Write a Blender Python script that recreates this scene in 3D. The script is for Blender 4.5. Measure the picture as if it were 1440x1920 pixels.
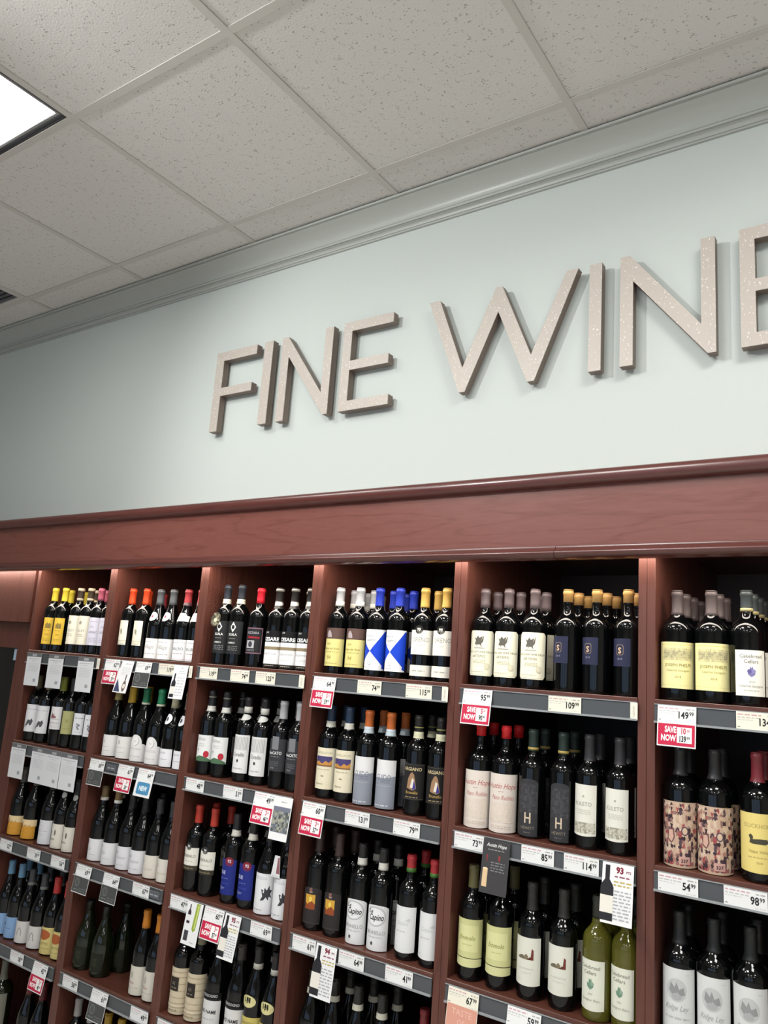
import bpy, bmesh, math, random
from mathutils import Vector, Matrix
random.seed(7)
for o in list(bpy.data.objects): bpy.data.objects.remove(o, do_unlink=True)
SC = bpy.context.scene
COL = SC.collection
PI = math.pi

# ------------------------------------------------------------------ camera
CAM = Vector((3.49171, -2.12953, 0.02388)); FPX = 1468.309
YAW, PITCH, ROLL = -0.61131, 0.19895, 0.0723
fwd = Vector((math.sin(YAW)*math.cos(PITCH), math.cos(YAW)*math.cos(PITCH), math.sin(PITCH)))
r0 = Vector((math.cos(YAW), -math.sin(YAW), 0)); u0 = r0.cross(fwd)
rt = r0*math.cos(ROLL)+u0*math.sin(ROLL); up = u0*math.cos(ROLL)-r0*math.sin(ROLL)
cd = bpy.data.cameras.new('camera'); cam = bpy.data.objects.new('camera', cd); COL.objects.link(cam)
cam.matrix_world = Matrix(((rt.x, up.x, -fwd.x, CAM.x), (rt.y, up.y, -fwd.y, CAM.y), (rt.z, up.z, -fwd.z, CAM.z), (0, 0, 0, 1)))
cd.sensor_fit = 'VERTICAL'; cd.sensor_height = 36.0; cd.lens = FPX*36.0/1920.0
cd.clip_start = 0.05; cd.clip_end = 100
SC.camera = cam

# ------------------------------------------------------------------ world, exposure
w = bpy.data.worlds.new('world'); SC.world = w; w.use_nodes = True
bg = w.node_tree.nodes['Background']; bg.inputs[0].default_value = (.55, .72, 1, 1); bg.inputs[1].default_value = 1.3
SC.view_settings.view_transform = 'Standard'; SC.view_settings.look = 'None'
SC.view_settings.exposure = 0.0; SC.view_settings.gamma = 1.0; SC.view_settings.use_curve_mapping = False
TROFFER = 12.0; TROFFER_W = 50; SPREAD = 165; SPOT_W = 120        # emission of the ceiling light panels
STRIP = 22.0          # emission of the light strip under the valance
def area(name, loc, target, sx, sy, power, color=(1, 1, 1), spread=180):
    l = bpy.data.lights.new(name, 'AREA'); l.shape = 'RECTANGLE'; l.size = sx; l.size_y = sy
    l.energy = power; l.color = color; l.spread = math.radians(spread)
    o = bpy.data.objects.new(name, l); COL.objects.link(o); o.location = loc
    o.rotation_euler = (Vector(target)-Vector(loc)).to_track_quat('-Z', 'Y').to_euler()
    return o
def spot(name, loc, target, power, size, blend, rad, color=(1, 1, 1)):
    l = bpy.data.lights.new(name, 'SPOT'); l.energy = power; l.spot_size = math.radians(size); l.spot_blend = blend
    l.shadow_soft_size = rad; l.color = color
    o = bpy.data.objects.new(name, l); COL.objects.link(o); o.location = loc
    o.rotation_euler = (Vector(target)-Vector(loc)).to_track_quat('-Z', 'Y').to_euler()
    return o

# ------------------------------------------------------------------ measures
M = 0.57124; PW = 0.045; ZF = -1.75; ZC = 1.863; TILE = 0.7686; TX = 0.3213; TY = -0.0302
YB = .052; DEPTH = .77
ZS = [None, 0, -.4035, -.808, -1.2115, -1.615]

# ------------------------------------------------------------------ materials
def lin(h):
    h = h.lstrip('#'); o = []
    for i in (0, 2, 4):
        c = int(h[i:i+2], 16)/255; o.append(c/12.92 if c <= .04045 else ((c+.055)/1.055)**2.4)
    return (*o, 1)
_m = {}
def mat(key, hexc, rough=.5, metal=0, spec=.5, emit=None, es=0, coat=0, crough=.1, trans=0):
    if key in _m: return _m[key]
    m = bpy.data.materials.new(key); m.use_nodes = True; b = m.node_tree.nodes['Principled BSDF']
    b.inputs['Base Color'].default_value = lin(hexc); b.inputs['Roughness'].default_value = rough
    b.inputs['Metallic'].default_value = metal; b.inputs['Specular IOR Level'].default_value = spec
    b.inputs['Coat Weight'].default_value = coat; b.inputs['Coat Roughness'].default_value = crough
    b.inputs['Transmission Weight'].default_value = trans
    if emit: b.inputs['Emission Color'].default_value = lin(emit); b.inputs['Emission Strength'].default_value = es
    _m[key] = m; return m
def paper(c): return mat('paper_'+c, c, rough=.6, spec=.25)
def foil(c): return mat('foil_'+c, c, rough=.42, spec=.35, metal=.0, coat=.08, crough=.3)
GLASS = mat('dark_glass', '#050607', rough=.04, spec=.42)
GLASSG = mat('olive_glass', '#12170b', rough=.05, spec=.5)
def N(m, t, **k):
    n = m.node_tree.nodes.new(t)
    for a, v in k.items(): setattr(n, a, v)
    return n
def wood(key, c1, c2, c3, mode, rough=.35, coat=.25):
    m = mat(key, c1, rough=rough, spec=.35, coat=coat, crough=.22); L = m.node_tree.links; b = m.node_tree.nodes['Principled BSDF']
    g = N(m, 'ShaderNodeNewGeometry'); mp = N(m, 'ShaderNodeMapping')
    mp.inputs['Scale'].default_value = {'h': (1.1, 9, 9), 'v': (9, 9, .7), 'd': (9, 1.1, 9)}[mode]
    L.new(g.outputs['Position'], mp.inputs['Vector'])
    n = N(m, 'ShaderNodeTexNoise'); n.inputs['Scale'].default_value = 1.0; n.inputs['Detail'].default_value = 2; n.inputs['Roughness'].default_value = .45
    L.new(mp.outputs[0], n.inputs['Vector'])
    mu = N(m, 'ShaderNodeMath', operation='MULTIPLY'); mu.inputs[1].default_value = 9.0; L.new(n.outputs['Fac'], mu.inputs[0])
    pp = N(m, 'ShaderNodeMath', operation='PINGPONG'); pp.inputs[1].default_value = .5; L.new(mu.outputs[0], pp.inputs[0])
    m2 = N(m, 'ShaderNodeMath', operation='MULTIPLY'); m2.inputs[1].default_value = 2; L.new(pp.outputs[0], m2.inputs[0])
    f = N(m, 'ShaderNodeTexNoise'); f.inputs['Scale'].default_value = 14; f.inputs['Detail'].default_value = 5; L.new(mp.outputs[0], f.inputs['Vector'])
    cr = N(m, 'ShaderNodeValToRGB'); L.new(m2.outputs[0], cr.inputs[0])
    cr.color_ramp.elements[0].color = lin(c2); cr.color_ramp.elements[0].position = 0
    cr.color_ramp.elements[1].color = lin(c1); cr.color_ramp.elements[1].position = .35
    e = cr.color_ramp.elements.new(1); e.color = lin(c1)
    mx = N(m, 'ShaderNodeMixRGB', blend_type='MIX'); L.new(cr.outputs[0], mx.inputs[1]); mx.inputs[2].default_value = lin(c3)
    mr = N(m, 'ShaderNodeMapRange'); mr.inputs[1].default_value = .42; mr.inputs[2].default_value = .7; mr.inputs[4].default_value = .6
    L.new(f.outputs['Fac'], mr.inputs[0]); L.new(mr.outputs[0], mx.inputs[0]); L.new(mx.outputs[0], b.inputs['Base Color'])
    return m
WH = wood('cherry_wood_fascia', '#71423a', '#673930', '#784a42', 'h', rough=.42, coat=.35)
WR = wood('cherry_wood_moulding', '#552c28', '#4c2622', '#5c332e', 'h', rough=.3, coat=.6)
WV = wood('cherry_wood_vertical', '#5a342b', '#4e2b23', '#633d33', 'v', rough=.42, coat=.15)
WD = wood('cherry_wood_shelf', '#563228', '#4c2b23', '#603a2f', 'h')
WP = mat('sage_paint', '#cad2ce', rough=.75, spec=.2)
TRIMP = mat('trim_paint', '#b3b7b2', rough=.36, spec=.5)
OFFW = mat('room_paint', '#c9c5bb', rough=.8, spec=.2)
RAILM = mat('grey_rail', '#4d5053', rough=.4, spec=.4)
LIPM = mat('clear_lip', '#8e9294', rough=.3, spec=.5)
BLACK = mat('black_metal', '#1b1b1f', rough=.5)
def tile_mat():
    m = mat('ceiling_tile', '#cbc5bc', rough=.9, spec=.1); L = m.node_tree.links; b = m.node_tree.nodes['Principled BSDF']
    g = N(m, 'ShaderNodeNewGeometry')
    a = N(m, 'ShaderNodeMapping'); a.inputs['Scale'].default_value = (1, 1.9, 1); a.inputs['Rotation'].default_value = (0, 0, .5); L.new(g.outputs['Position'], a.inputs['Vector'])
    v = N(m, 'ShaderNodeTexVoronoi'); v.inputs['Scale'].default_value = 84; L.new(a.outputs[0], v.inputs['Vector'])
    n = N(m, 'ShaderNodeTexNoise'); n.inputs['Scale'].default_value = 150; n.inputs['Detail'].default_value = 3; L.new(g.outputs['Position'], n.inputs['Vector'])
    n2 = N(m, 'ShaderNodeTexNoise'); n2.inputs['Scale'].default_value = 45; L.new(g.outputs['Position'], n2.inputs['Vector'])
    # pit radius varies with n2
    s = N(m, 'ShaderNodeMapRange'); s.inputs[1].default_value = .40; s.inputs[2].default_value = .66; s.inputs[3].default_value = .0; s.inputs[4].default_value = .36; L.new(n2.outputs['Fac'], s.inputs[0])
    lt = N(m, 'ShaderNodeMath', operation='LESS_THAN'); L.new(v.outputs['Distance'], lt.inputs[0]); L.new(s.outputs[0], lt.inputs[1])
    mx = N(m, 'ShaderNodeMixRGB'); mx.inputs[1].default_value = lin('#dcdad7'); mx.inputs[2].default_value = lin('#aeaaa5')
    L.new(lt.outputs[0], mx.inputs[0]); L.new(mx.outputs[0], b.inputs['Base Color'])
    sm = N(m, 'ShaderNodeMath', operation='SUBTRACT'); L.new(n.outputs['Fac'], sm.inputs[0]); L.new(lt.outputs[0], sm.inputs[1])
    bp = N(m, 'ShaderNodeBump'); bp.inputs['Strength'].default_value = .35; bp.inputs['Distance'].default_value = .002
    L.new(sm.outputs[0], bp.inputs['Height']); L.new(bp.outputs[0], b.inputs['Normal'])
    return m
TILEM = tile_mat()
TEEM = mat('ceiling_grid', '#cdcac5', rough=.6, spec=.2)
def glitter():
    m = mat('champagne_glitter', '#c9b8ab', rough=.42, spec=.5, metal=.0); L = m.node_tree.links; b = m.node_tree.nodes['Principled BSDF']
    g = N(m, 'ShaderNodeNewGeometry'); mp = N(m, 'ShaderNodeMapping'); mp.inputs['Scale'].default_value = (420, 420, 300); L.new(g.outputs['Position'], mp.inputs['Vector'])
    v = N(m, 'ShaderNodeTexVoronoi'); v.inputs['Scale'].default_value = 1; L.new(mp.outputs[0], v.inputs['Vector'])
    sp = N(m, 'ShaderNodeSeparateColor'); L.new(v.outputs['Color'], sp.inputs[0])
    gt = N(m, 'ShaderNodeMapRange'); gt.inputs[1].default_value = .965; gt.inputs[2].default_value = .99; L.new(sp.outputs[0], gt.inputs[0])
    mx = N(m, 'ShaderNodeMixRGB'); mx.inputs[1].default_value = lin('#beb5ac'); mx.inputs[2].default_value = lin('#f3ebe4'); L.new(gt.outputs[0], mx.inputs[0])  # sparkle glints painted into the base colour as pale specks
    L.new(mx.outputs[0], b.inputs['Base Color'])
    bp = N(m, 'ShaderNodeBump'); bp.inputs['Strength'].default_value = .5; bp.inputs['Distance'].default_value = .001
    L.new(sp.outputs[1], bp.inputs['Height']); L.new(bp.outputs[0], b.inputs['Normal'])
    return m
GLIT = glitter()
RETM = mat('letter_return', '#7d6f66', rough=.45, metal=.2)

# ------------------------------------------------------------------ helpers
def link(name, me, parent=None, loc=None):
    o = bpy.data.objects.new(name, me); COL.objects.link(o)
    if parent: o.parent = parent
    if loc: o.location = loc
    return o
def tag(o, label=None, cat=None, group=None, kind=None):
    if label: o['label'] = label
    if cat: o['category'] = cat
    if group: o['group'] = group
    if kind: o['kind'] = kind
    return o
def tomesh(bm, name, mats, smooth=False):
    me = bpy.data.meshes.new(name); bm.to_mesh(me); bm.free()
    for m in (mats if isinstance(mats, (list, tuple)) else [mats]): me.materials.append(m)
    if smooth:
        for p in me.polygons: p.use_smooth = True
    return me
def box(bm, x0, x1, y0, y1, z0, z1, mi=0):
    v = [bm.verts.new(p) for p in ((x0, y0, z0), (x1, y0, z0), (x1, y1, z0), (x0, y1, z0), (x0, y0, z1), (x1, y0, z1), (x1, y1, z1), (x0, y1, z1))]
    for q in ((0, 3, 2, 1), (4, 5, 6, 7), (0, 1, 5, 4), (1, 2, 6, 5), (2, 3, 7, 6), (3, 0, 4, 7)):
        bm.faces.new([v[i] for i in q]).material_index = mi
def bxm(name, m, *b, bevel=0):
    bm = bmesh.new(); box(bm, *b)
    if bevel: bmesh.ops.bevel(bm, geom=bm.edges[:], offset=bevel, segments=1, affect='EDGES')
    return tomesh(bm, name, m)
def extr_x(name, m, prof, x0, x1, smooth=False):
    """closed profile [(y,z)] swept along x"""
    bm = bmesh.new(); a = [bm.verts.new((x0, y, z)) for y, z in prof]; b = [bm.verts.new((x1, y, z)) for y, z in prof]; n = len(prof)
    for i in range(n): bm.faces.new((a[i], a[(i+1) % n], b[(i+1) % n], b[i]))
    bm.faces.new(a[::-1]); bm.faces.new(b); bmesh.ops.recalc_face_normals(bm, faces=bm.faces[:])
    me = tomesh(bm, name, m)
    if smooth:
        for p in me.polygons: p.use_smooth = len(p.vertices) == 4
        try: me.set_sharp_from_angle(angle=math.radians(35))
        except Exception: pass
    return me

# ------------------------------------------------------------------ room shell
def struct(o): o['kind'] = 'structure'; return o
XA, XB, YR = -5.8, 8.0, -9.0
struct(link('floor', bxm('floor', mat('vinyl_floor', '#d2cfc9', rough=.35), XA, XB, YR, 1.0, ZF-.1, ZF)))
struct(link('wall_left', bxm('wall_left', OFFW, XA-.1, XA, YR, 1.0, ZF, ZC+.2)))
struct(link('wall_right', bxm('wall_right', OFFW, XB, XB+.1, YR, 1.0, ZF, ZC+.2)))
bm = bmesh.new()      # shopfront wall behind the camera, with a wide window opening
box(bm, XA, XB, YR-.1, YR, ZF, ZF+.7); box(bm, XA, XB, YR-.1, YR, ZF+2.7, ZC+.2)
for a, b in ((XA, -2.5), (.2, .5), (3.2, 3.5), (6.2, XB)): box(bm, a, b, YR-.1, YR, ZF+.7, ZF+2.7)
struct(link('wall_front', tomesh(bm, 'wall_front', OFFW)))
bm = bmesh.new(); box(bm, XA, XB, .21, 1.0, .615, ZC+.2); box(bm, XA, XB, .79, 1.0, ZF, .615)
struct(link('wall_back', tomesh(bm, 'wall_back', WP)))
# crown moulding
pr = [(.21, 1.743), (.2005, 1.743), (.2000, 1.7475), (.2050, 1.7495), (.2045, 1.7525)]
for i in range(0, 6): t = i/5; pr.append((.2015-.012*t**2, 1.7535+.014*math.sin(t*PI/2)))
pr += [(.1915, 1.7685), (.1915, 1.771), (.1845, 1.7715), (.1835, 1.779), (.1885, 1.7805), (.188, 1.783)]
for i in range(0, 11):
    t = i/10; pr.append((.186-.058*t**1.7, 1.784+.062*t**.75))
pr += [(.131, 1.848), (.131, 1.8505), (.1195, 1.851), (.1185, 1.8585), (.123, 1.8595), (.123, 1.8625), (.21, 1.8625)]
struct(link('trim_1', extr_x('crown_moulding', TRIMP, pr, XA, XB, smooth=True)))

# ceiling: slab, tiles (children), grid tees (children)
ceil = struct(link('ceiling', bxm('ceiling_slab', OFFW, XA, XB, YR, 1.0, ZC+.16, ZC+.22)))
nx0, nx1 = -8, 10
ys = [TY-k*TILE for k in range(0, 12)]
TROFF = [(-1, 1)]      # (column, row) cells holding a light: column c spans TX+c*TILE.., row r spans TY-(r+1)*TILE..TY-r*TILE
LIT = [(0, 1), (2, 2), (4, 1), (6, 3), (2, 5), (4, 5), (7, 6), (2, 9), (5, 9)]
VENT = [(-2, 0)]
tile_me = bxm('ceiling_tile', TILEM, 0, TILE-.006, -(TILE-.006), 0, 0, .014)
edge_me = bxm('border_tile', TILEM, 0, TILE-.006, 0, .16, 0, .014)
for c in range(nx0, nx1):
    x = TX+c*TILE+.003
    if x < XA-.5 or x > XB: continue
    o = link('ceiling_tile', edge_me, ceil, (x, TY+.003, ZC+.004))
    for r in range(0, 12):
        if (c, r) in LIT or (c, r) in VENT: continue
        if TY-(r+1)*TILE < YR-.6: continue
        link('ceiling_tile', tile_me, ceil, (x, TY-r*TILE-.003, ZC+.004))
TW = .0135
def tee(x0, x1, y0, y1, dz=0):
    bm = bmesh.new(); box(bm, x0, x1, y0, y1, ZC+dz, ZC+.003+dz)
    cx, cy = (x0+x1)/2, (y0+y1)/2
    if x1-x0 > y1-y0: box(bm, x0, x1, cy-.001, cy+.001, ZC+.003, ZC+.04)
    else: box(bm, cx-.0012, cx+.0012, y0, y1, ZC+.003, ZC+.045)
    return tomesh(bm, 'ceiling_tee', TEEM)
for r in range(0, 12): link('ceiling_tee', tee(XA, XB, TY-r*TILE-TW, TY-r*TILE+TW), ceil)
for c in range(nx0, nx1+1):
    x = TX+c*TILE
    if XA < x < XB:
        link('ceiling_tee', tee(x-TW, x+TW, YR, .2, -.0004), ceil)

# ceiling light panels
EM = mat('light_diffuser', '#ffffff', emit='#fffdf8', es=TROFFER, rough=.6)
def troffer(c, r, i):
    x0 = TX+c*TILE+TW; x1 = TX+(c+1)*TILE-TW; y1 = TY-r*TILE-TW; y0 = TY-(r+1)*TILE+TW
    e = link('ceiling_light', None, None, ((x0+x1)/2, (y0+y1)/2, ZC)); w_, h_ = (x1-x0)/2, (y1-y0)/2
    bm = bmesh.new(); t = .004
    for a in ((-w_, w_, -h_, -h_+t), (-w_, w_, h_-t, h_), (-w_, -w_+t, -h_+t, h_-t), (w_-t, w_, -h_+t, h_-t)): box(bm, *a, .0015, .1)
    box(bm, -w_, w_, -h_, h_, .1, .11)
    link('housing', tomesh(bm, 'light_housing', BLACK), e)
    g = .028; n = 8; bm = bmesh.new()          # gently bowed diffuser, hung clear of the housing
    for k in range(2):
        a = -h_+g+k*(h_-g); b = a+(h_-g)-.003
        P = [[bm.verts.new((-w_+g+(2*w_-2*g)*i_/n, a+(b-a)*j/2, .012-.006*math.sin(PI*i_/n))) for j in range(3)] for i_ in range(n+1)]
        for i_ in range(n):
            for j in range(2): bm.faces.new((P[i_][j], P[i_][j+1], P[i_+1][j+1], P[i_+1][j]))
    d = link('diffuser', tomesh(bm, 'diffuser', EM), e)
    fr = bmesh.new(); g2 = g-.009
    for a in ((-w_+g2, w_-g2, -h_+g2, -h_+g), (-w_+g2, w_-g2, h_-g, h_-g2), (-w_+g2, -w_+g, -h_+g, h_-g), (w_-g, w_-g2, -h_+g, h_-g)): box(fr, *a, .008, .03)
    link('diffuser_frame', tomesh(fr, 'diffuser_frame', mat('grey_frame', '#9a9a9c', rough=.4)), e)
    PWR = TROFFER_W*{0: .03, 1: .62, 2: .3}.get(i, .06)
    area('panel_light', ((x0+x1)/2, (y0+y1)/2, ZC-.01), ((x0+x1)/2, (y0+y1)/2, ZF), 2*w_-.06, 2*w_-.06, PWR, (1, .985, .95), SPREAD)
    return e
for i, (c, r) in enumerate(LIT):
    e = troffer(c, r, i)
    if i == 0: tag(e, 'square ceiling light panel glowing white in a black frame at upper left', 'light')
    else: tag(e, 'ceiling light panel beyond the frame, '+{2: 'nearest row', 1: 'nearest row', 3: 'second row', 5: 'third row', 6: 'fourth row', 9: 'farthest row'}[r]+', '+{2: 'left', 4: 'right', 6: 'middle', 7: 'far right', 5: 'middle'}[c]+' column', 'light', 'ceiling light panels beyond the frame')
# dark return grille at the left
x0 = TX-2*TILE+TW; x1 = TX-TILE-TW; y1 = TY-TW; y0 = TY-TILE+TW
e = tag(link('ceiling_vent', None, None, ((x0+x1)/2, (y0+y1)/2, ZC)), 'dark grey grille set into the ceiling grid at far left', 'vent')
bm = bmesh.new(); w_ = (x1-x0)/2
for a in ((-w_, w_, -w_, -w_+.02), (-w_, w_, w_-.02, w_), (-w_, -w_+.02, -w_+.02, w_-.02), (w_-.02, w_, -w_+.02, w_-.02)): box(bm, *a, .001, .012)
link('frame', tomesh(bm, 'vent_frame', TEEM), e)
for k in range(24):
    y = -w_+.035+k*(2*w_-.07)/23
    link('slat', bxm('slat', mat('vent_grey', '#57565c', rough=.6), -w_+.02, w_-.02, y-.009, y+.009, .004, .008), e)
link('backing', bxm('vent_backing', mat('vent_dark', '#2c2b31', rough=.8), -w_+.02, w_-.02, -w_+.02, w_-.02, .012, .015), e)

# ------------------------------------------------------------------ valance
val = tag(link('valance', None, None, (0, 0, .36)), 'long cherry wood valance running above all the shelf bays', 'valance')
def vpart(name, me):
    o = link(name, me, val); o.location = (0, 0, -.36); return o
VX0, VX1 = -5.0, 7.5
vpart('fascia_board', extr_x('fascia_board', WH, [(-.088, .385), (-.088, .578), (-.068, .578), (-.068, .385)], VX0, VX1))
rp = [(-.068, .565)]+[(-.094-.022*math.sin(t*PI/10)**.8, .564+.043*(1-math.cos(t*PI/10))/2) for t in range(0, 11)]+[(-.068, .607)]
vpart('upper_rail', extr_x('upper_rail', WR, rp, VX0, VX1, smooth=True))
rp = [(-.06, .361), (-.06, .395), (-.092, .396), (-.096, .394), (-.097, .389)]+[(-.0975-.013*math.sin(t*PI/8), .3885-.0265*t/8) for t in range(0, 9)]
vpart('lower_bead', extr_x('lower_bead', WR, rp, VX0, 2.655, smooth=True))
vpart('lower_bead', extr_x('lower_bead', WR, rp, 2.6565, VX1, smooth=True))
vpart('top_ledge', bxm('top_ledge', WH, VX0, VX1, -.068, .209, .590, .603))
vpart('underside_board', bxm('underside_board', WH, VX0, VX1, -.06, -.001, .392, .398))
vpart('light_strip', bxm('light_strip', mat('led_strip', '#ffffff', emit='#fff6ea', es=STRIP), VX0, VX1, -.057, -.006, .388, .392))

# ------------------------------------------------------------------ shelf bays
ORD = ['', 'leftmost', 'second', 'third', 'fourth', 'fifth', 'rightmost']
SHN = ['', 'top', 'second', 'third', 'fourth', 'fifth']
BAYS = []
def rail_mesh(L):
    bm = bmesh.new(); box(bm, 0, L, -.0065, -.002, -.056, -.0105, 0); box(bm, 0, L, -.0125, -.002, -.0585, -.0535, 1); box(bm, 0, L, -.0095, -.0065, -.0125, -.0105, 1)
    return tomesh(bm, 'price_rail', [RAILM, LIPM])
WI = M-PW
shelf_me = bxm('shelf_board', WD, 0, WI, -.001, DEPTH-.012, -.0205, 0, bevel=.0012)
edge_me2 = bxm('shelf_edge', WD, 0, WI, -.004, -.001, -.0205, .0005, bevel=.001)
side_me = bxm('side_panel', WV, 0, .0221, 0, DEPTH, 0, .44-ZF, bevel=.0008)
back_me = bxm('back_panel', mat('dark_back_panel', '#2c2423', rough=.5), 0, WI, DEPTH-.012, DEPTH, 0, .44-ZF)
top_me = bxm('top_panel', WD, 0, WI, .002, DEPTH-.012, 0, .018)
pl_me = bxm('plinth', WV, 0, WI, .03, .05, 0, .12)
rail_me = rail_mesh(WI)
for i in range(1, 7):
    x0 = (i-1)*M
    b = tag(link('shelf_bay', None, None, (x0+PW, 0, ZF)), ORD[i]+' bay of the cherry wood wine shelving under the valance', 'shelving', 'bays of the wine shelving')
    BAYS.append(b)
    link('side_panel', side_me, b, (-.0221, 0, 0)); link('side_panel', side_me, b, (WI+.0001, 0, 0))
    link('back_panel', back_me, b, (0, 0, 0)); link('top_panel', top_me, b, (0, 0, .432-ZF)); link('plinth', pl_me, b)
    for r in range(1, 6):
        s = link('shelf', shelf_me, b, (0, 0, ZS[r]-ZF)); link('shelf_edge', edge_me2, s)
        rl = link('price_rail', rail_me, s, (0, 0, 0))
# cabinet left of the first bay
cb = tag(link('display_cabinet', None, None, (-.45, 0, ZF)), 'cherry wood cabinet with dark glass door left of the shelf bays', 'cabinet')
def cpart(name, m, *b): 
    o = link(name, bxm(name, m, *b), cb); o.location = (.45, 0, -ZF); return o
cpart('header_panel', WV, -.9, -.0005, 0, .02, .127, .44)
cpart('door_frame', WV, -.112, -.0005, .035, .055, ZF, .1265)
cpart('door_frame', WV, -.9, -.1125, .035, .055, .003, .1265)
cpart('door_glass', mat('door_glass', '#08080c', rough=.06), -.9, -.1125, .048, .053, ZF+.1, .0025)
cpart('notice', paper('#9fb2c4'), -.150, -.118, .045, .0475, -.055, -.001)
cpart('carcass', WV, -.9, -.0005, .4, .42, ZF, .44)
cpart('end_panel', WV, -.92, -.9, 0, .42, ZF, .44)

# ------------------------------------------------------------------ sign letters
def letter(name, polys, label):
    xs = [p[0] for P in polys for p in P]; zs = [p[1] for P in polys for p in P]; ox = (min(xs)+max(xs))/2; oz = min(zs)
    root = tag(link('sign_letter', None, None, (ox, .209, oz)), label, 'letter', 'raised letters of the wall sign')
    def ex(y0, y1, m, nm, P=polys, inset=0):
        bm = bmesh.new()
        for Q in P:
            a = [bm.verts.new((x-ox, y0, z-oz)) for x, z in Q]; bb = [bm.verts.new((x-ox, y1, z-oz)) for x, z in Q]; n = len(Q)
            bm.faces.new(a); bm.faces.new(bb[::-1])
            for k in range(n): bm.faces.new((a[k], bb[k], bb[(k+1) % n], a[(k+1) % n]))
        bmesh.ops.recalc_face_normals(bm, faces=bm.faces[:])
        bmesh.ops.triangulate(bm, faces=[f for f in bm.faces if len(f.verts) > 4])
        return link(nm, tomesh(bm, nm, m), root)
    ex(-.0445, -.0415, GLIT, 'letter_face'); ex(-.0415, -.0115, RETM, 'letter_return')
    # mounting block between the letter and the wall
    for Q in polys:
        a, b_ = Q[0], Q[1]
    cx = [sum(p[0] for p in Q)/len(Q)-ox for Q in polys]
    for (sx, sz) in studs[name]:
        bm = bmesh.new(); bmesh.ops.create_cone(bm, cap_ends=True, segments=10, radius1=.007, radius2=.007, depth=.0115)
        bmesh.ops.rotate(bm, verts=bm.verts, matrix=Matrix.Rotation(PI/2, 3, 'X')); bmesh.ops.translate(bm, verts=bm.verts, vec=(sx-ox, -.00575, sz-oz))
        link('standoff', tomesh(bm, 'standoff', BLACK), root)
T_, B_ = 1.381, 1.007
def Fp(x, w): return [(x, B_), (x+.046, B_), (x+.046, 1.171), (x+w-.012, 1.171), (x+w-.012, 1.209), (x+.046, 1.209), (x+.046, 1.338), (x+w, 1.338), (x+w, T_), (x, T_)]
def Ep(x, w, s=.041): return [(x, B_), (x+w, B_), (x+w, B_+.040), (x+s, B_+.040), (x+s, 1.175), (x+w-.012, 1.175), (x+w-.012, 1.214), (x+s, 1.214), (x+s, 1.341), (x+w, 1.341), (x+w, T_), (x, T_)]
def Ip(x, w): return [(x, B_), (x+w, B_), (x+w, T_), (x, T_)]
def Np(x, w, s=.041): return [(x, B_), (x+s, B_), (x+s, 1.290), (x+w-.024, B_), (x+w, B_), (x+w, T_), (x+w-s, T_), (x+w-s, 1.103), (x+.030, T_), (x, T_)]
Wpoly = [(2.168, B_), (2.192, B_), (2.311, 1.287), (2.430, B_), (2.455, B_), (2.602, T_), (2.561, T_), (2.441, 1.102), (2.323, T_), (2.299, T_), (2.178, 1.098), (2.069, T_), (2.025, T_)]
studs = {'F': [(.923, 1.05), (.923, 1.34), (1.1, 1.36)], 'I': [(1.216, 1.05), (1.216, 1.34)], 'N': [(1.315, 1.05), (1.315, 1.34), (1.55, 1.34), (1.55, 1.1)], 'E': [(1.645, 1.05), (1.645, 1.34), (1.82, 1.36), (1.82, 1.03)],
 'W': [(2.17, 1.05), (2.05, 1.35), (2.31, 1.33), (2.44, 1.05), (2.575, 1.35)], 'I2': [(2.662, 1.05), (2.662, 1.34)], 'N2': [(2.765, 1.05), (2.765, 1.34), (3.008, 1.34), (3.008, 1.1)], 'E2': [(3.118, 1.05), (3.118, 1.34), (3.3, 1.36), (3.3, 1.03)]}
letter('F', [Fp(.899, .246)], 'champagne letter F beginning the word FINE on the wall')
letter('I', [Ip(1.192, .048)], 'champagne letter I, second letter of FINE on the wall')
letter('N', [Np(1.295, .275)], 'champagne letter N, third letter of FINE on the wall')
letter('E', [Ep(1.625, .238)], 'champagne letter E ending the word FINE on the wall')
letter('W', [Wpoly], 'champagne letter W beginning the word WINE on the wall')
letter('I2', [Ip(2.641, .041)], 'champagne letter I, second letter of WINE on the wall')
letter('N2', [Np(2.743, .286)], 'champagne letter N, third letter of WINE on the wall')
letter('E2', [Ep(3.097, .248)], 'champagne letter E of WINE, cut by the right edge of the photograph')

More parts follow.
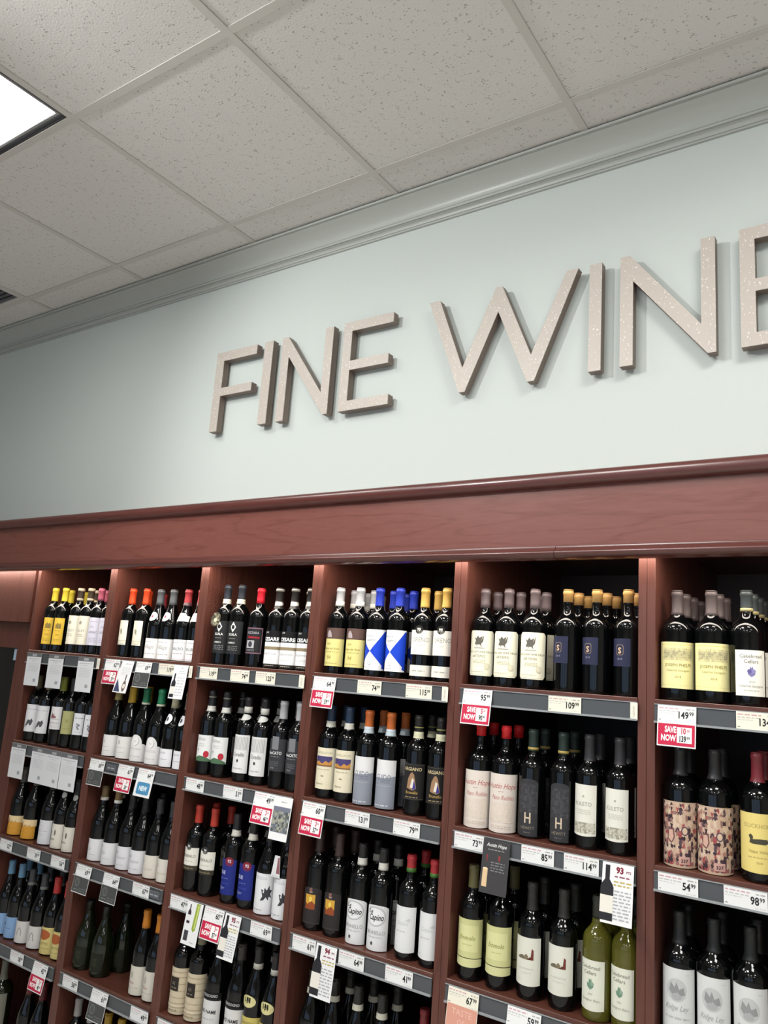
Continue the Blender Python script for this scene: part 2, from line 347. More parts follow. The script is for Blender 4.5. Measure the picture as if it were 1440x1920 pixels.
# ------------------------------------------------------------------ printed matter
_tx = {}
def text_geo(s, bold=0, sh=0):
    k = (s, bold, sh)
    if k in _tx: return _tx[k]
    c = bpy.data.curves.new('t', 'FONT'); c.body = s; c.size = 1; c.resolution_u = 2; c.offset = bold; c.shear = sh; c.fill_mode = 'FRONT'
    o = bpy.data.objects.new('t', c); me = o.to_mesh()
    v = [(p.co.x, p.co.y) for p in me.vertices]; f = [tuple(p.vertices) for p in me.polygons]
    o.to_mesh_clear(); bpy.data.objects.remove(o); bpy.data.curves.remove(c)
    x0 = min([a for a, b in v] or [0]); x1 = max([a for a, b in v] or [1])
    _tx[k] = (v, f, x0, x1); return _tx[k]
def printed(name, els, mapf, cut=None, rnd=None, base=None):
    """els: list of flat print elements in mm; mapf(s,t,layer) -> point"""
    rg = random.Random(name); bm = bmesh.new(); cols = []
    lay = bm.faces.layers.int.new('k')
    def ci(c):
        if c not in cols: cols.append(c)
        return cols.index(c)
    def poly(P, c, z):
        f = bm.faces.new([bm.verts.new((a, b, z)) for a, b in P]); f.material_index = ci(c); return f
    for k, e in enumerate(els):
        z = k+1.0; t = e[0]
        if t == 'r': poly([(e[1], e[2]), (e[3], e[2]), (e[3], e[4]), (e[1], e[4])], e[5], z)
        elif t == 'p': poly(e[1], e[2], z)
        elif t == 'e':
            poly([(e[1]+e[3]*math.cos(a*PI/10), e[2]+e[4]*math.sin(a*PI/10)) for a in range(20)], e[5], z)
        elif t == 'l':        # rows of small print: s0,t0,s1,t1,rows,col
            n = e[5]; hh = (e[4]-e[2])/n
            for r in range(n):
                s = e[1]; y = e[2]+r*hh
                while s < e[3]:
                    w_ = rg.uniform(2, 6)*max(.5, hh/3); poly([(s, y+hh*.2), (min(s+w_, e[3]), y+hh*.2), (min(s+w_, e[3]), y+hh*.62), (s, y+hh*.62)], e[6], z); s += w_+hh*.45
        elif t == 'x':        # text,s,t,size,col,(opts)
            o = e[6] if len(e) > 6 else {}
            v, f, a0, a1 = text_geo(e[1], o.get('b', 0), o.get('sh', 0)); sx = e[4]*o.get('sx', 1); al = o.get('al', 'c')
            off = {'c': (a0+a1)/2, 'l': a0, 'r': a1}[al]; V = []
            rot = o.get('rot', 0)
            for (x, y) in v:
                X, Y = (x-off)*sx, y*e[4]
                if rot: X, Y = -Y, X
                V.append(bm.verts.new((e[2]+X, e[3]+Y, z)))
            for q in f:
                try: fc = bm.faces.new([V[i] for i in q]); fc.material_index = ci(e[5])
                except ValueError: pass
        elif t == 'n':        # mottled picture: s0,t0,s1,t1,nx,ny,[cols]
            nx, ny = e[5], e[6]
            for i in range(nx):
                for j in range(ny):
                    a = e[1]+(e[3]-e[1])*i/nx; b = e[2]+(e[4]-e[2])*j/ny; w_ = (e[3]-e[1])/nx; h_ = (e[4]-e[2])/ny
                    cx, cy = a+w_/2, b+h_/2; m_ = rg.randint(3, 6); ph = rg.uniform(0, 6)
                    poly([(min(max(cx+w_*.75*rg.uniform(.5, 1.3)*math.cos(ph+q*2*PI/m_), e[1]), e[3]), min(max(cy+h_*.75*rg.uniform(.5, 1.6)*math.sin(ph+q*2*PI/m_), e[2]), e[4])) for q in range(m_)], rg.choice(e[7]), z+rg.random()*.8)
    if cut:
        xs = [v.co.x for v in bm.verts]; s = math.ceil(min(xs)/cut)*cut
        while s < max(xs):
            bmesh.ops.bisect_plane(bm, geom=bm.verts[:]+bm.edges[:]+bm.faces[:], dist=1e-5, plane_co=(s, 0, 0), plane_no=(1, 0, 0)); s += cut
    for v in bm.verts: v.co = mapf(v.co.x/1000, v.co.y/1000, v.co.z)
    if base: base(bm, ci)
    me = tomesh(bm, name, [paper(c) for c in cols]); return me

# ------------------------------------------------------------------ bottles
def profile(shape, h, r):
    k = h
    if shape == 'bx':      # straight shouldered
        return [(0, .003), (r*.93, 0), (r*.985, .003), (r, .008), (r, .62*k), (r*.985, .645*k), (r*.93, .672*k), (r*.82, .698*k), (r*.66, .722*k), (r*.52, .742*k), (r*.425, .765*k), (.0145, .80*k), (.0140, .85*k), (.0137, .945*k), (.0150, .95*k), (.0150, .975*k), (.0140, .98*k), (.0138, k-.002), (0, k-.002)]
    if shape == 'bg':      # sloping shoulders
        return [(0, .003), (r*.93, 0), (r*.985, .003), (r, .008), (r, .46*k), (r*.985, .50*k), (r*.93, .545*k), (r*.83, .59*k), (r*.71, .635*k), (r*.60, .68*k), (r*.50, .725*k), (r*.43, .77*k), (.0150, .82*k), (.0142, .88*k), (.0138, .945*k), (.0152, .95*k), (.0152, .975*k), (.0140, .98*k), (.0138, k-.002), (0, k-.002)]
    if shape == 'sp':      # squat heavy bottle
        return [(0, .003), (r*.93, 0), (r*.985, .003), (r, .008), (r, .42*k), (r*.97, .48*k), (r*.88, .55*k), (r*.74, .62*k), (r*.58, .69*k), (r*.46, .76*k), (.0155, .83*k), (.0150, .95*k), (.0165, .955*k), (.0165, .975*k), (.0150, .98*k), (.0150, k-.002), (0, k-.002)]
def lathe(prof, n=24):
    bm = bmesh.new(); rings = []
    for r, z in prof:
        if r <= 1e-6: rings.append([bm.verts.new((0, 0, z))])
        else: rings.append([bm.verts.new((r*math.sin(2*PI*i/n), -r*math.cos(2*PI*i/n), z)) for i in range(n)])
    for a, b in zip(rings, rings[1:]):
        for i in range(n):
            j = (i+1) % n
            if len(a) == 1: bm.faces.new((a[0], b[j], b[i]))
            elif len(b) == 1: bm.faces.new((a[i], a[j], b[0]))
            else: bm.faces.new((a[i], a[j], b[j], b[i]))
    bmesh.ops.recalc_face_normals(bm, faces=bm.faces[:])
    return bm
def rad_at(prof, z):
    for (r0_, z0), (r1_, z1) in zip(prof[3:], prof[4:]):
        if z0 <= z <= z1 and z1 > z0: return r0_+(r1_-r0_)*(z-z0)/(z1-z0)
    return prof[-3][0]
def sleeve(prof, z0, z1, off, top=False):
    P = []; zs = sorted(set([z0, z1]+[z for r, z in prof[4:] if z0 < z < z1]))
    for z in zs: P.append((rad_at(prof, z)+off, z))
    P = [(P[0][0]-off, z0)]+P
    if top:
        r, z = P[-1]; P[-1] = (r, z-.0015); P += [(r*.95, z+.0003), (r*.80, z+.0007), (r*.55, z+.0003), (0, z+.0003)]
    else: P.append((P[-1][0]-off, z1))
    return P
_gl = {}
def kind_meshes(k):
    d = K[k]; h, r, sh = d['h'], d['r'], d.get('shape', 'bx'); prof = profile(sh, h, r); out = []
    g = {'g': GLASSG}.get(d.get('glass'), GLASS)
    if d.get('glass') == 'w': g = mat('yellow_glass', '#6c6a26', rough=.04, spec=.5, trans=.45)
    key = (sh, h, r, g.name)
    if key not in _gl: _gl[key] = tomesh(lathe(prof), 'bottle_glass', g, smooth=True)
    out.append(('glass_body', _gl[key], None))
    if d.get('cap'):
        c0 = h-d['caplen']; cm = [foil(d['cap'])]
        out.append(('foil_capsule', tomesh(lathe(sleeve(prof, c0, h-.0005, .0006, True)), 'foil_capsule', cm, True), d.get('caplabel')))
        for (a, b, col, nm) in d.get('bands', []):     # bands measured down from the top of the bottle
            out.append((nm, tomesh(lathe(sleeve(prof, h-b, h-a, .0013)), nm, foil(col), True), None))
    def mk(nm, L, seed):
        z0, z1, c, hw, bgc, shp, els = L
        rr = r if z1 < .62*h or sh == 'bx' else rad_at(prof, (z0+z1)/2); H = (z1-z0)*1000; S = rr*math.radians(hw)*1000
        if shp == 'rect': P = [(-S, 0), (S, 0), (S, H), (-S, H)]
        elif shp == 'cut': q = 8; P = [(-S+q, 0), (S-q, 0), (S, q), (S, H-q), (S-q, H), (-S+q, H), (-S, H-q), (-S, q)]
        elif shp == 'arch': P = [(-S, 0), (S, 0), (S, H*.68)]+[(S*math.cos(a*PI/12), H*.68+H*.32*math.sin(a*PI/12)) for a in range(1, 12)]+[(-S, H*.68)]
        elif shp == 'round': P = [(S*math.cos(a*PI/12), H/2+H/2*math.sin(a*PI/12)) for a in range(24)]
        elif shp == 'dome': P = [(-S, 0), (S, 0), (S, H-12)]+[(S*math.cos(a*PI/12), H-12+12*math.sin(a*PI/12)) for a in range(1, 12)]+[(-S, H-12)]
        elif shp == 'sag': P = [(-S, 0)]+[(-S+2*S*a/10, -3*math.sin(a*PI/10)) for a in range(1, 10)]+[(S, 0), (S, H), (-S, H)]
        elif shp == 'head':
            P = [(-S, 0), (S, 0), (S, H*.55)]+[(S*.62+S*.38*math.cos(a*PI/8), H*.55+H*.12*math.sin(a*PI/8)) for a in range(1, 4)]+[(S*.62*math.cos(a*PI/12), H*.66+H*.34*math.sin(a*PI/12)) for a in range(0, 13)]+[(-S*.62-S*.38*math.cos(a*PI/8), H*.55+H*.12*math.sin(a*PI/8)) for a in (3, 2, 1)]+[(-S, H*.55)]
        c = math.radians(c)
        def mp(s, t, l):
            z = z0+t; R = (rad_at(prof, z) if z > .40*h else rr)+.00035+.00012*l; a = c+s/R
            return (R*math.sin(a), -R*math.cos(a), z)
        me = printed(k+nm+seed, [('p', P, bgc)]+els, mp, cut=4.5)
        for p in me.polygons: p.use_smooth = False
        return me
    for nm, L, lab in d.get('labels', []):
        out.append((nm, mk(nm, L, str(len(out))), lab))
    return out
G_ = '#8b8a84'; DK = '#2b2b2c'
K = {}
def k(n, look, short, h=.295, r=.0372, cap='#222', caplen=.055, labels=(), **kw):
    if cap == '#222': cap = '#222222'
    K[n] = dict(look=look, short=short, h=h, r=r, cap=cap, caplen=caplen, labels=[(('label' if i == 0 else 'seal'), L, None) if not isinstance(L[0], str) else L for i, L in enumerate(labels)], **kw)
# ---- top shelf
k('yel', 'yellow-foil bottle with golden yellow label', 'yellow-foil bottle', .294, cap='#d9c23c', caplen=.062, labels=[(.032, .153, 38, 38, '#e5bd45', 'rect', [('r', -14, 72, 12, 92, '#8f7a3f'), ('p', [(-10, 92), (-4, 100), (2, 92), (6, 99), (10, 92)], '#8f7a3f'), ('l', -14, 60, 12, 66, 1, '#a98f45'), ('x', 'Lafon', 0, 42, 9, '#7c6a35'), ('l', -16, 14, 14, 26, 2, '#b3983f')])])
k('til', 'dark-and-tan-foil bottle with cream label', 'tan-foil bottle', .293, cap='#473c31', caplen=.058, bands=[(.0006, .014, '#b9a88c', 'foil_band'), (.047, .058, '#b9a88c', 'foil_band')], labels=[(.039, .166, 8, 66, '#efe9d6', 'rect', [('e', -4, 96, 9, 8, '#a9a493'), ('x', 'TILLEY', 2, 56, 15, '#8c897e'), ('l', -16, 34, 18, 48, 2, '#b9b5a5'), ('e', -14, 14, 3, 3, '#b7a06a')])])
k('lav', 'pink-foil bottle with lavender label', 'pink-foil bottle', .293, cap='#b75d72', caplen=.056, labels=[(.04, .16, 24, 46, '#dcd8e6', 'rect', [('l', -20, 100, 18, 106, 1, '#a9a6bb'), ('x', 'GISSAC', 0, 52, 13, '#5b5a68'), ('x', '2018', -6, 76, 9, '#8886a0'), ('l', -18, 12, 20, 34, 3, '#bcb9cb')])])
k('org', 'orange-foil bottle with narrow cream label', 'orange-foil bottle', .291, cap='#d94a22', caplen=.068, labels=[(.051, .153, 4, 42, '#e9e4cf', 'rect', [('e', -2, 58, 6, 9, '#9f9a86'), ('x', 'Bi', 2, 44, 14, '#6b675a'), ('r', -27, 17, 27, 18.5, '#aaa48d'), ('r', -27, 12, 27, 13, '#c8c2aa'), ('l', -20, 3, 20, 9, 1, '#a9a38f')])])
for kk, lk, cp in (('bgs', 'grey-foil bottle with round white shoulder seal', '#585b5e'),):
    k(kk, lk, 'grey-foil bottle', .288, .039, cp, .064, shape='bg', labels=[(.003, .084, 12, 68, '#eeecea', 'rect', [('x', 'Village', 0, 40, 22, '#85827e', {'sh': .35, 'sx': .9}), ('l', -30, 16, 30, 24, 1, '#bdbab6'), ('l', -30, 66, 24, 71, 1, '#a8a5a2')]), (.155, .193, 0, 42, '#eceae8', 'round', [('r', -6, 15, 5, 24, '#b0505a'), ('l', -6, 9, 6, 13, 1, '#9a9a9a')])])
k('bgr', 'red-foil bottle with white winged neck seal', 'red-foil bottle', .288, .038, '#a93a40', .066, shape='bg', bands=[(.054, .067, '#4a3034', 'foil_band')], labels=[(.003, .085, 12, 66, '#eeeeee', 'rect', [('l', -28, 68, 28, 74, 1, '#a9a9a9'), ('x', 'BALBO', 0, 40, 17, '#77777a', {'b': .01}), ('l', -25, 24, 25, 32, 1, '#b5a0a5'), ('r', -44, 2, 44, 8, '#dcd3d6')]), (.158, .192, 0, 75, '#ecebe6', 'head', [('e', -14, 16, 5, 6, '#c9c6a8')])])
k('scu', 'dark-foil bottle with black label and white diamond', 'dark-blue-foil bottle', .306, cap='#30333b', caplen=.072, bands=[(.055, .073, '#c9c4b2', 'neck_band')], labels=[(.043, .165, 12, 60, '#232426', 'rect', [('p', [(-12, 100), (0, 80), (12, 100), (0, 120)], '#e2e2de'), ('e', 0, 100, 6.5, 8, '#232426'), ('x', 'SCALA', 0, 68, 12, '#dadad6', {'b': .03}), ('l', -14, 55, 14, 60, 1, '#8d8d8a'), ('x', 'UMBRO', -2, 38, 9, '#c9c9c5', {'b': .02}), ('l', -16, 12, 24, 32, 3, '#77777a')])])
k('vez', 'red-foil bottle with pink-edged black label', 'red-foil bottle', .294, cap='#cf2233', caplen=.058, labels=[(.049, .144, 16, 58, '#7b5d68', 'rect', [('r', -34, 4, 34, 91, '#232226'), ('x', 'VEZZARA', -2, 72, 12, '#9a9aa2', {'b': .02}), ('x', 'Amarone', 2, 56, 13, '#b3202e', {'b': .03, 'sh': .2}), ('r', -26, 20, 8, 48, '#a9a9ac'), ('e', -8, 34, 9, 11, '#3c3c44'), ('l', -24, 8, 10, 17, 2, '#84848c')])])
k('ces', 'black-and-silver-foil bottle with white CESARE label', 'black-silver-foil bottle', .295, cap='#24211f', caplen=.078, bands=[(.004, .014, '#8b8983', 'foil_band')], labels=[(.006, .095, 8, 78, '#e8e8e8', 'rect', [('r', -50, 0, 50, 11, '#26241f'), ('l', -16, 3, 22, 8, 1, '#b9b5a6'), ('r', -50, 62, 50, 73, '#8a7c60'), ('x', 'Bolgherese', 0, 44, 13, '#aab2b5', {'sh': .3}), ('l', -20, 24, 22, 34, 2, '#cfd1d2')]),
    ('lettering', (.0965, .135, 10, 80, '#0b0c0d', 'rect', [('x', 'CESARE', 2, 3, 18, '#f2f2f2', {'b': .03, 'sx': 1.05}), ('x', '2018', -16, 30, 8, '#b9b9b9', {'b': .02})]), None), ('neck_seal', (.226, .247, 10, 60, '#d9d9d4', 'round', [('x', '18', 0, 7, 8, '#33322f', {'b': .03})]), None)])
k('vin', 'silver-foil bottle with brown-and-yellow label', 'silver-foil bottle', .296, cap='#b3b4b6', caplen=.064, bands=[(.048, .065, '#d9d8ce', 'neck_band')], labels=[(.025, .154, 13, 66, '#d8cf88', 'rect', [('r', -43, 92, 43, 129, '#5b4640'), ('p', [(-24, 97), (-4, 97), (-6, 110), (-12, 120), (-18, 121), (-25, 112)], '#a89da0'), ('x', '2017', -14, 72, 9, '#8a7b40'), ('x', 'Vigna del Asso', -4, 56, 10, '#93824a'), ('l', -28, 46, 24, 51, 1, '#b3a662'), ('x', '94', -10, 24, 17, '#a29350', {'sh': .2}), ('l', -34, 8, 20, 13, 1, '#b5a968')])])
k('blu', 'blue-foil bottle with white label and blue triangles', 'blue-foil bottle', .295, cap='#2438a8', caplen=.062, labels=[(.021, .154, 13, 70, '#e3e3e6', 'rect', [('p', [(46, 128), (46, 4), (-10, 62), (40, 128)], '#1440c2'), ('p', [(-10, 62), (-46, 100), (-46, 20)], '#1440c2'), ('p', [(46, 4), (46, 60), (34, 8)], '#1440c2'), ('x', 'MONTE', -16, 108, 9, '#8d93a6'), ('x', 'DUETTO', -8, 94, 9, '#6e7384'), ('l', -24, 80, 2, 84, 1, '#a6aab5'), ('e', -10, 26, 10, 9, '#cfd1d6'), ('l', -34, 8, 0, 12, 1, '#b5b7be')])])
k('oro', 'gold-foil bottle with split cream label', 'gold-foil bottle', .295, cap='#c9a456', caplen=.064, labels=[(.080, .157, 14, 74, '#e6e3d8', 'rect', [('x', 'ORENO', 0, 40, 21, '#94928a', {'sx': .85}), ('l', -14, 26, 10, 32, 1, '#c9c6ba')]), ('lower_label', (.013, .047, 14, 74, '#e6e3d8', 'rect', [('l', -24, 12, 20, 22, 1, '#b5b2a6')]), None), ('badge', (.145, .173, 6, 22, '#1b1a18', 'round', [('x', '99', 0, 10, 13, '#e9e6dc', {'b': .03})]), None)])
k('stg', 'mauve-foil bottle with cut-corner cream label', 'mauve-foil bottle', .292, .0385, '#6d6061', .058, labels=[(.028, .162, 14, 66, '#e9e6cf', 'cut', [('r', -42, 3, 42, 3.8, '#a7a387'), ('p', [(-20, 92), (-16, 104), (-22, 116), (-15, 110), (-9, 119), (-4, 112), (6, 118), (2, 104), (10, 122), (8, 102), (2, 94), (4, 84), (-2, 92), (-10, 92), (-14, 83), (-12, 92)], '#5f5c55'), ('r', -22, 81, 12, 83, '#8d8a7c'), ('x', "STAG'S LEAP WINE CELLARS", 0, 68, 7.5, '#8b8874', {'b': .01}), ('x', 'ARTEMIS', -6, 54, 11, '#8c8974'), ('l', -22, 36, 18, 48, 3, '#b7b49c'), ('e', 22, 28, 9, 9, '#c4c0a5'), ('e', 22, 28, 7.5, 7.5, '#d8d4ba'), ('l', -34, 10, 12, 14, 1, '#bdb99f')])])
k('spl', 'gold-foil bottle with small navy label', 'gold-foil bottle', .291, .0385, '#c5995c', .037, labels=[(.079, .154, -20, 44, '#23263f', 'rect', [('p', [(-8, 30), (8, 30), (11, 34), (11, 54), (8, 58), (-8, 58), (-11, 54), (-11, 34)], '#8f7f68'), ('p', [(-7, 31), (7, 31), (10, 35), (10, 53), (7, 57), (-7, 57), (-10, 53), (-10, 35)], '#23263f'), ('x', 'S', 0, 35, 22, '#c5a783', {'b': .03}), ('x', '2019', 0, 17, 8, '#8b8ba0')])])
k('jph', 'taupe-foil bottle with large pale yellow label', 'taupe-foil bottle', .289, .0425, '#5d5251', .066, labels=[(.031, .150, 14, 74, '#e7dfa3', 'rect', [('r', -54, 8, 54, 8.8, '#cfc585'), ('n', -42, 72, 42, 104, 18, 7, ['#c9c294', '#b5ae85', '#c2ba8c', '#d6ce9c']), ('n', -38, 78, 38, 98, 12, 4, ['#a29c7b', '#bdb68b']), ('x', 'JOSEPH PHELPS', 0, 56, 11, '#958c55', {'sx': .95, 'b': .01}), ('x', 'Cabernet Sauvignon', 0, 44, 7.5, '#a69c62'), ('x', '2018', 0, 27, 8, '#a69c62'), ('r', -54, 112, 54, 112.8, '#cfc585')])])
k('cak', 'slate-foil bottle with white label and purple leaf', 'slate-foil bottle', .290, .0405, '#3e4444', .055, bands=[(.046, .055, '#a39a6e', 'gold_band')], labels=[(.025, .137, 22, 56, '#e6e6dc', 'rect', [('x', 'Cakebread', 0, 93, 12.5, '#7d7d76', {'b': .015}), ('x', 'Cellars', 0, 80, 12.5, '#7d7d76', {'b': .015}), ('p', [(0, 46), (8, 52), (10, 62), (5, 60), (3, 72), (0, 68), (-3, 72), (-5, 60), (-10, 62), (-8, 52)], '#7a75a8'), ('e', 5, 60, 5, 5, '#8a86b5'), ('e', -5, 60, 5, 5, '#5f5a92'), ('x', '2018', 0, 32, 7, '#9a9a90'), ('x', 'Cabernet Sauvignon', 0, 22, 7.5, '#8b8a80'), ('l', -18, 12, 18, 16, 1, '#b5b5aa')])])
# ---- second shelf
k('hor', 'olive-foil bottle with white label and black horse sketch', 'olive-foil bottle', .292, cap='#55503c', caplen=.06, labels=[(.041, .161, 22, 55, '#dddde0', 'rect', [('l', -28, 96, 30, 102, 1, '#a5a5a8'), ('p', [(-16, 24), (-12, 44), (-4, 54), (4, 50), (12, 58), (18, 46), (12, 30), (4, 26), (0, 38), (-6, 28)], '#55555a'), ('p', [(-24, 20), (-14, 18), (-18, 40)], '#8a8a90')])])
k('crs', 'green-foil bottle with red crest on white label', 'green-foil bottle', .296, cap='#7b8134', caplen=.062, labels=[(.069, .166, 18, 56, '#dedcdc', 'rect', [('p', [(-20, 48), (8, 48), (6, 58), (0, 56), (-2, 68), (-8, 60), (-14, 72), (-18, 58)], '#8a5a5c'), ('l', -22, 42, 20, 47, 1, '#9a7a7c'), ('l', -24, 24, 24, 32, 1, '#a5a4a6'), ('l', -16, 8, 18, 18, 2, '#c0bfc0')])])
k('oli', 'dark bottle with plain olive yellow label', 'dark-foil bottle', .295, cap='#25262a', labels=[(.057, .154, 34, 38, '#a9a873', 'rect', [('x', 'III', 0, 48, 22, '#85844f'), ('l', -14, 20, 14, 26, 1, '#8f8e5c')])])
k('grp', 'dark bottle with white label and grape sketch', 'dark-foil bottle', .295, cap='#1f2024', labels=[(.062, .152, 36, 42, '#dcdce0', 'rect', [('l', -18, 66, 18, 74, 1, '#8e8e96'), ('e', -4, 44, 5, 5, '#9a9aa6'), ('e', 3, 40, 5, 5, '#7d7d8c'), ('e', -3, 32, 5, 5, '#8c8c99'), ('e', 2, 25, 4, 4, '#77778a'), ('l', -10, 10, 12, 14, 1, '#b0b0b8')])])
k('dom', 'tan-foil bottle with tall white label', 'tan-foil bottle', .288, .039, '#8a7c4c', .062, shape='bg', labels=[(.003, .086, 10, 70, '#dedddb', 'rect', [('e', -12, 56, 5, 8, '#c3c1bd'), ('l', -20, 34, 16, 40, 1, '#c6b7b4'), ('l', -20, 18, 20, 24, 1, '#bdbbb8')])])
k('doy', 'yellow-foil bottle with tall white label', 'yellow-foil bottle', .288, .039, '#b5932e', .066, shape='bg', labels=[(.003, .088, 10, 72, '#dfdedb', 'rect', [('e', -8, 62, 5, 9, '#b3b2ae'), ('l', -22, 38, 20, 46, 1, '#c6c4c0'), ('l', -18, 20, 18, 26, 1, '#c4c2be')])])
k('arc', 'green-foil bottle with arched white label', 'green-foil bottle', .288, .039, '#1f6b4a', .064, shape='bg', bands=[(.058, .066, '#b9b7a6', 'foil_band')], labels=[(.002, .105, 14, 66, '#dddcdb', 'head', [('e', 1, 77, 15, 17, '#8d8c8a'), ('e', -1, 78, 15, 17, '#e6e5e4'), ('x', 'LC', 0, 74, 10, '#8a8886'), ('l', -26, 44, 26, 54, 2, '#bcbab8'), ('l', -24, 16, 24, 24, 1, '#c6c4c2')])])
k('wcr', 'beige-foil bottle with oval shoulder seal and low white label', 'beige-foil bottle', .288, .038, '#8f8a72', .066, shape='bg', labels=[(.003, .069, 6, 56, '#e2e2e6', 'rect', [('x', 'Lecoin', -6, 48, 13, '#8c8c94', {'sh': .3}), ('l', -22, 24, 22, 32, 1, '#b5b5bc')]), (.160, .200, -8, 44, '#e4e4e8', 'round', [('e', 0, 20, 6, 8, '#55555c')])])
k('pop', 'dark-foil bottle with red poppies on white label', 'dark-foil bottle', .306, cap='#1e1f22', caplen=.078, bands=[(.058, .078, '#c9c8c2', 'neck_band'), (.022, .028, '#66665f', 'foil_band')], labels=[(.048, .142, 8, 68, '#dedfde', 'rect', [('p', [(-43, 0), (43, 0), (43, 5), (20, 17), (-5, 20), (-34, 8), (-43, 2)], '#4c6b50'), ('e', 22, 26, 11, 12, '#b42e3e'), ('x', 'RUFINA', -4, 74, 14, '#9a9a9a', {'sx': .8}), ('l', -20, 52, 14, 66, 2, '#b9b9b9'), ('x', '9', -14, 34, 15, '#5a5a5a')])])
k('stp', 'dark-foil bottle with striped white label', 'dark-foil bottle', .295, cap='#1d1d20', caplen=.056, bands=[(.034, .056, '#c4c3bb', 'neck_band')], labels=[(.030, .162, 8, 60, '#dededd', 'rect', [('r', -30+i*5.4, 80, -28.4+i*5.4, 126, '#a3a3a2') for i in range(12)]+[('x', 'Corallia', 0, 58, 19, '#8c8b8a', {'sh': .4, 'sx': .8}), ('p', [(-3, 38), (3, 38), (4, 45), (0, 48), (-4, 45)], '#333333'), ('l', -22, 14, 22, 20, 1, '#b5b5b4')]), ('neck_seal', (.212, .234, 0, 42, '#c9c9c4', 'round', [('e', 0, 11, 4, 6, '#2a2a2a')]), None)])
k('bec', 'silver-foil bottle with charcoal label', 'silver-foil bottle', .295, cap='#a3a4a7', caplen=.062, labels=[(.058, .166, 10, 58, '#35363a', 'rect', [('r', -18, 72, 10, 116, '#77787c'), ('x', 'RocCATO', -4, 56, 14, '#d6d6d6', {'b': .025, 'sx': .9}), ('l', -20, 46, 18, 52, 1, '#7c7c80'), ('l', -20, 18, 14, 34, 3, '#66676b'), ('x', '2018', -10, 8, 9, '#9a9a9c')])])
k('mas', 'navy-foil bottle with cream label and sunset picture', 'navy-foil bottle', .298, cap='#22334b', caplen=.070, bands=[(.052, .071, '#c9c8bd', 'neck_band')], labels=[(.029, .160, 10, 64, '#ded6bc', 'rect', [('x', 'CASTELLUCCIO', -2, 112, 9, '#8b846b'), ('r', -34, 74, 30, 104, '#4a4270'), ('p', [(-34, 74), (30, 74), (30, 94), (18, 84), (8, 90), (-4, 80), (-18, 88), (-34, 84)], '#c08a45'), ('r', -34, 72, 30, 76, '#7d5a42'), ('l', -22, 60, 22, 65, 1, '#aaa389'), ('l', -6, 38, 4, 46, 1, '#8e876f'), ('x', 'Riserva', -10, 14, 9, '#8f8870', {'sh': .3})])])
k('gdo', 'orange-foil bottle with white-to-grey label', 'orange-foil bottle', .295, cap='#b5602c', caplen=.072, bands=[(.052, .073, '#b9c4cc', 'neck_band')], labels=[(.004, .150, 10, 62, '#dbdbdc', 'rect', [('p', [(-40, 0), (40, 0), (40, 98), (0, 92), (-40, 90)], '#8b909b'), ('x', 'GUIDO', -2, 84, 26, '#7d8190', {'sx': .62, 'b': .01}), ('x', 'SASSO', 6, 76, 18, '#6c707d', {'sx': .6}), ('l', -28, 66, 28, 71, 1, '#a6aab3'), ('l', -30, 6, 20, 14, 1, '#c9ccd2')])])
k('arg', 'black-foil bottle with dark label and robed figure', 'black-foil bottle', .296, cap='#1d1d1c', caplen=.062, bands=[(.050, .070, '#c9c7a9', 'neck_band'), (.035, .039, '#8d8c55', 'foil_band')], labels=[(.045, .152, 14, 62, '#222020', 'rect', [('r', -40, 3, 40, 3.8, '#5f5b52'), ('r', -40, 103, 40, 103.8, '#5f5b52'), ('x', 'ARGIANO', -2, 86, 14, '#c4b48c', {'b': .02}), ('p', [(-18, 34), (-14, 62), (-6, 78), (0, 82), (6, 74), (10, 56), (14, 34), (4, 28)], '#9a7a5c'), ('p', [(-6, 36), (0, 64), (6, 60), (8, 34)], '#d9d2c8'), ('p', [(2, 30), (6, 58), (13, 34)], '#3b3f8a'), ('x', 'Brunello', 0, 18, 12, '#a68a4f', {'b': .02}), ('l', -22, 6, 20, 12, 1, '#9a8a66')])])
k('aus', 'red-topped bottle with large cream script label', 'red-topped bottle', .293, .0405, '#cc2228', .036, labels=[(.004, .160, 10, 74, '#d9cfc6', 'sag', [('x', 'Austin Hope', 0, 116, 21, '#b5706c', {'sh': .35, 'sx': .82, 'b': .01}), ('l', -8, 106, 6, 111, 1, '#a9948c'), ('x', 'Paso Robles', 4, 86, 17, '#c08a84', {'sh': .35, 'sx': .82, 'b': .01}), ('n', -40, 24, 40, 78, 14, 12, ['#d6cabd', '#d9cdbd', '#dccdc3']), ('l', -30, 8, 30, 18, 2, '#cabcae')])])
k('hrt', 'black-foil bottle with slate label and letter H', 'black-foil bottle', .292, cap='#23302c', caplen=.060, bands=[(.050, .057, '#a8924f', 'gold_band')], labels=[(.006, .158, 6, 44, '#343437', 'dome', [('n', -27, 60, 27, 138, 9, 12, ['#3d3d41', '#47474b', '#38383b', '#414145']), ('p', [(-9, 34), (-5, 34), (-5, 46), (5, 46), (5, 34), (9, 34), (9, 62), (5, 62), (5, 50), (-5, 50), (-5, 62), (-9, 62)], '#c9b8a0'), ('x', 'HEWITT', 0, 18, 11, '#8d8372', {'sx': 1.0}), ('l', -10, 8, 10, 12, 1, '#77716a')])])
k('gla', 'charcoal-foil bottle with pale label and hill sketch', 'charcoal-foil bottle', .294, cap='#2e2e31', caplen=.070, labels=[(.036, .164, -3, 55, '#dcdbd0', 'sag', [('n', -34, 4, 34, 32, 16, 5, ['#b8b5a6', '#a8a594', '#c6c3b5', '#989585']), ('e', 0, 98, 3, 3, '#a9a79b'), ('x', 'KULETO', -2, 74, 14, '#9b998c', {'sx': .95}), ('l', -20, 52, 20, 66, 3, '#c6c4b8')])])
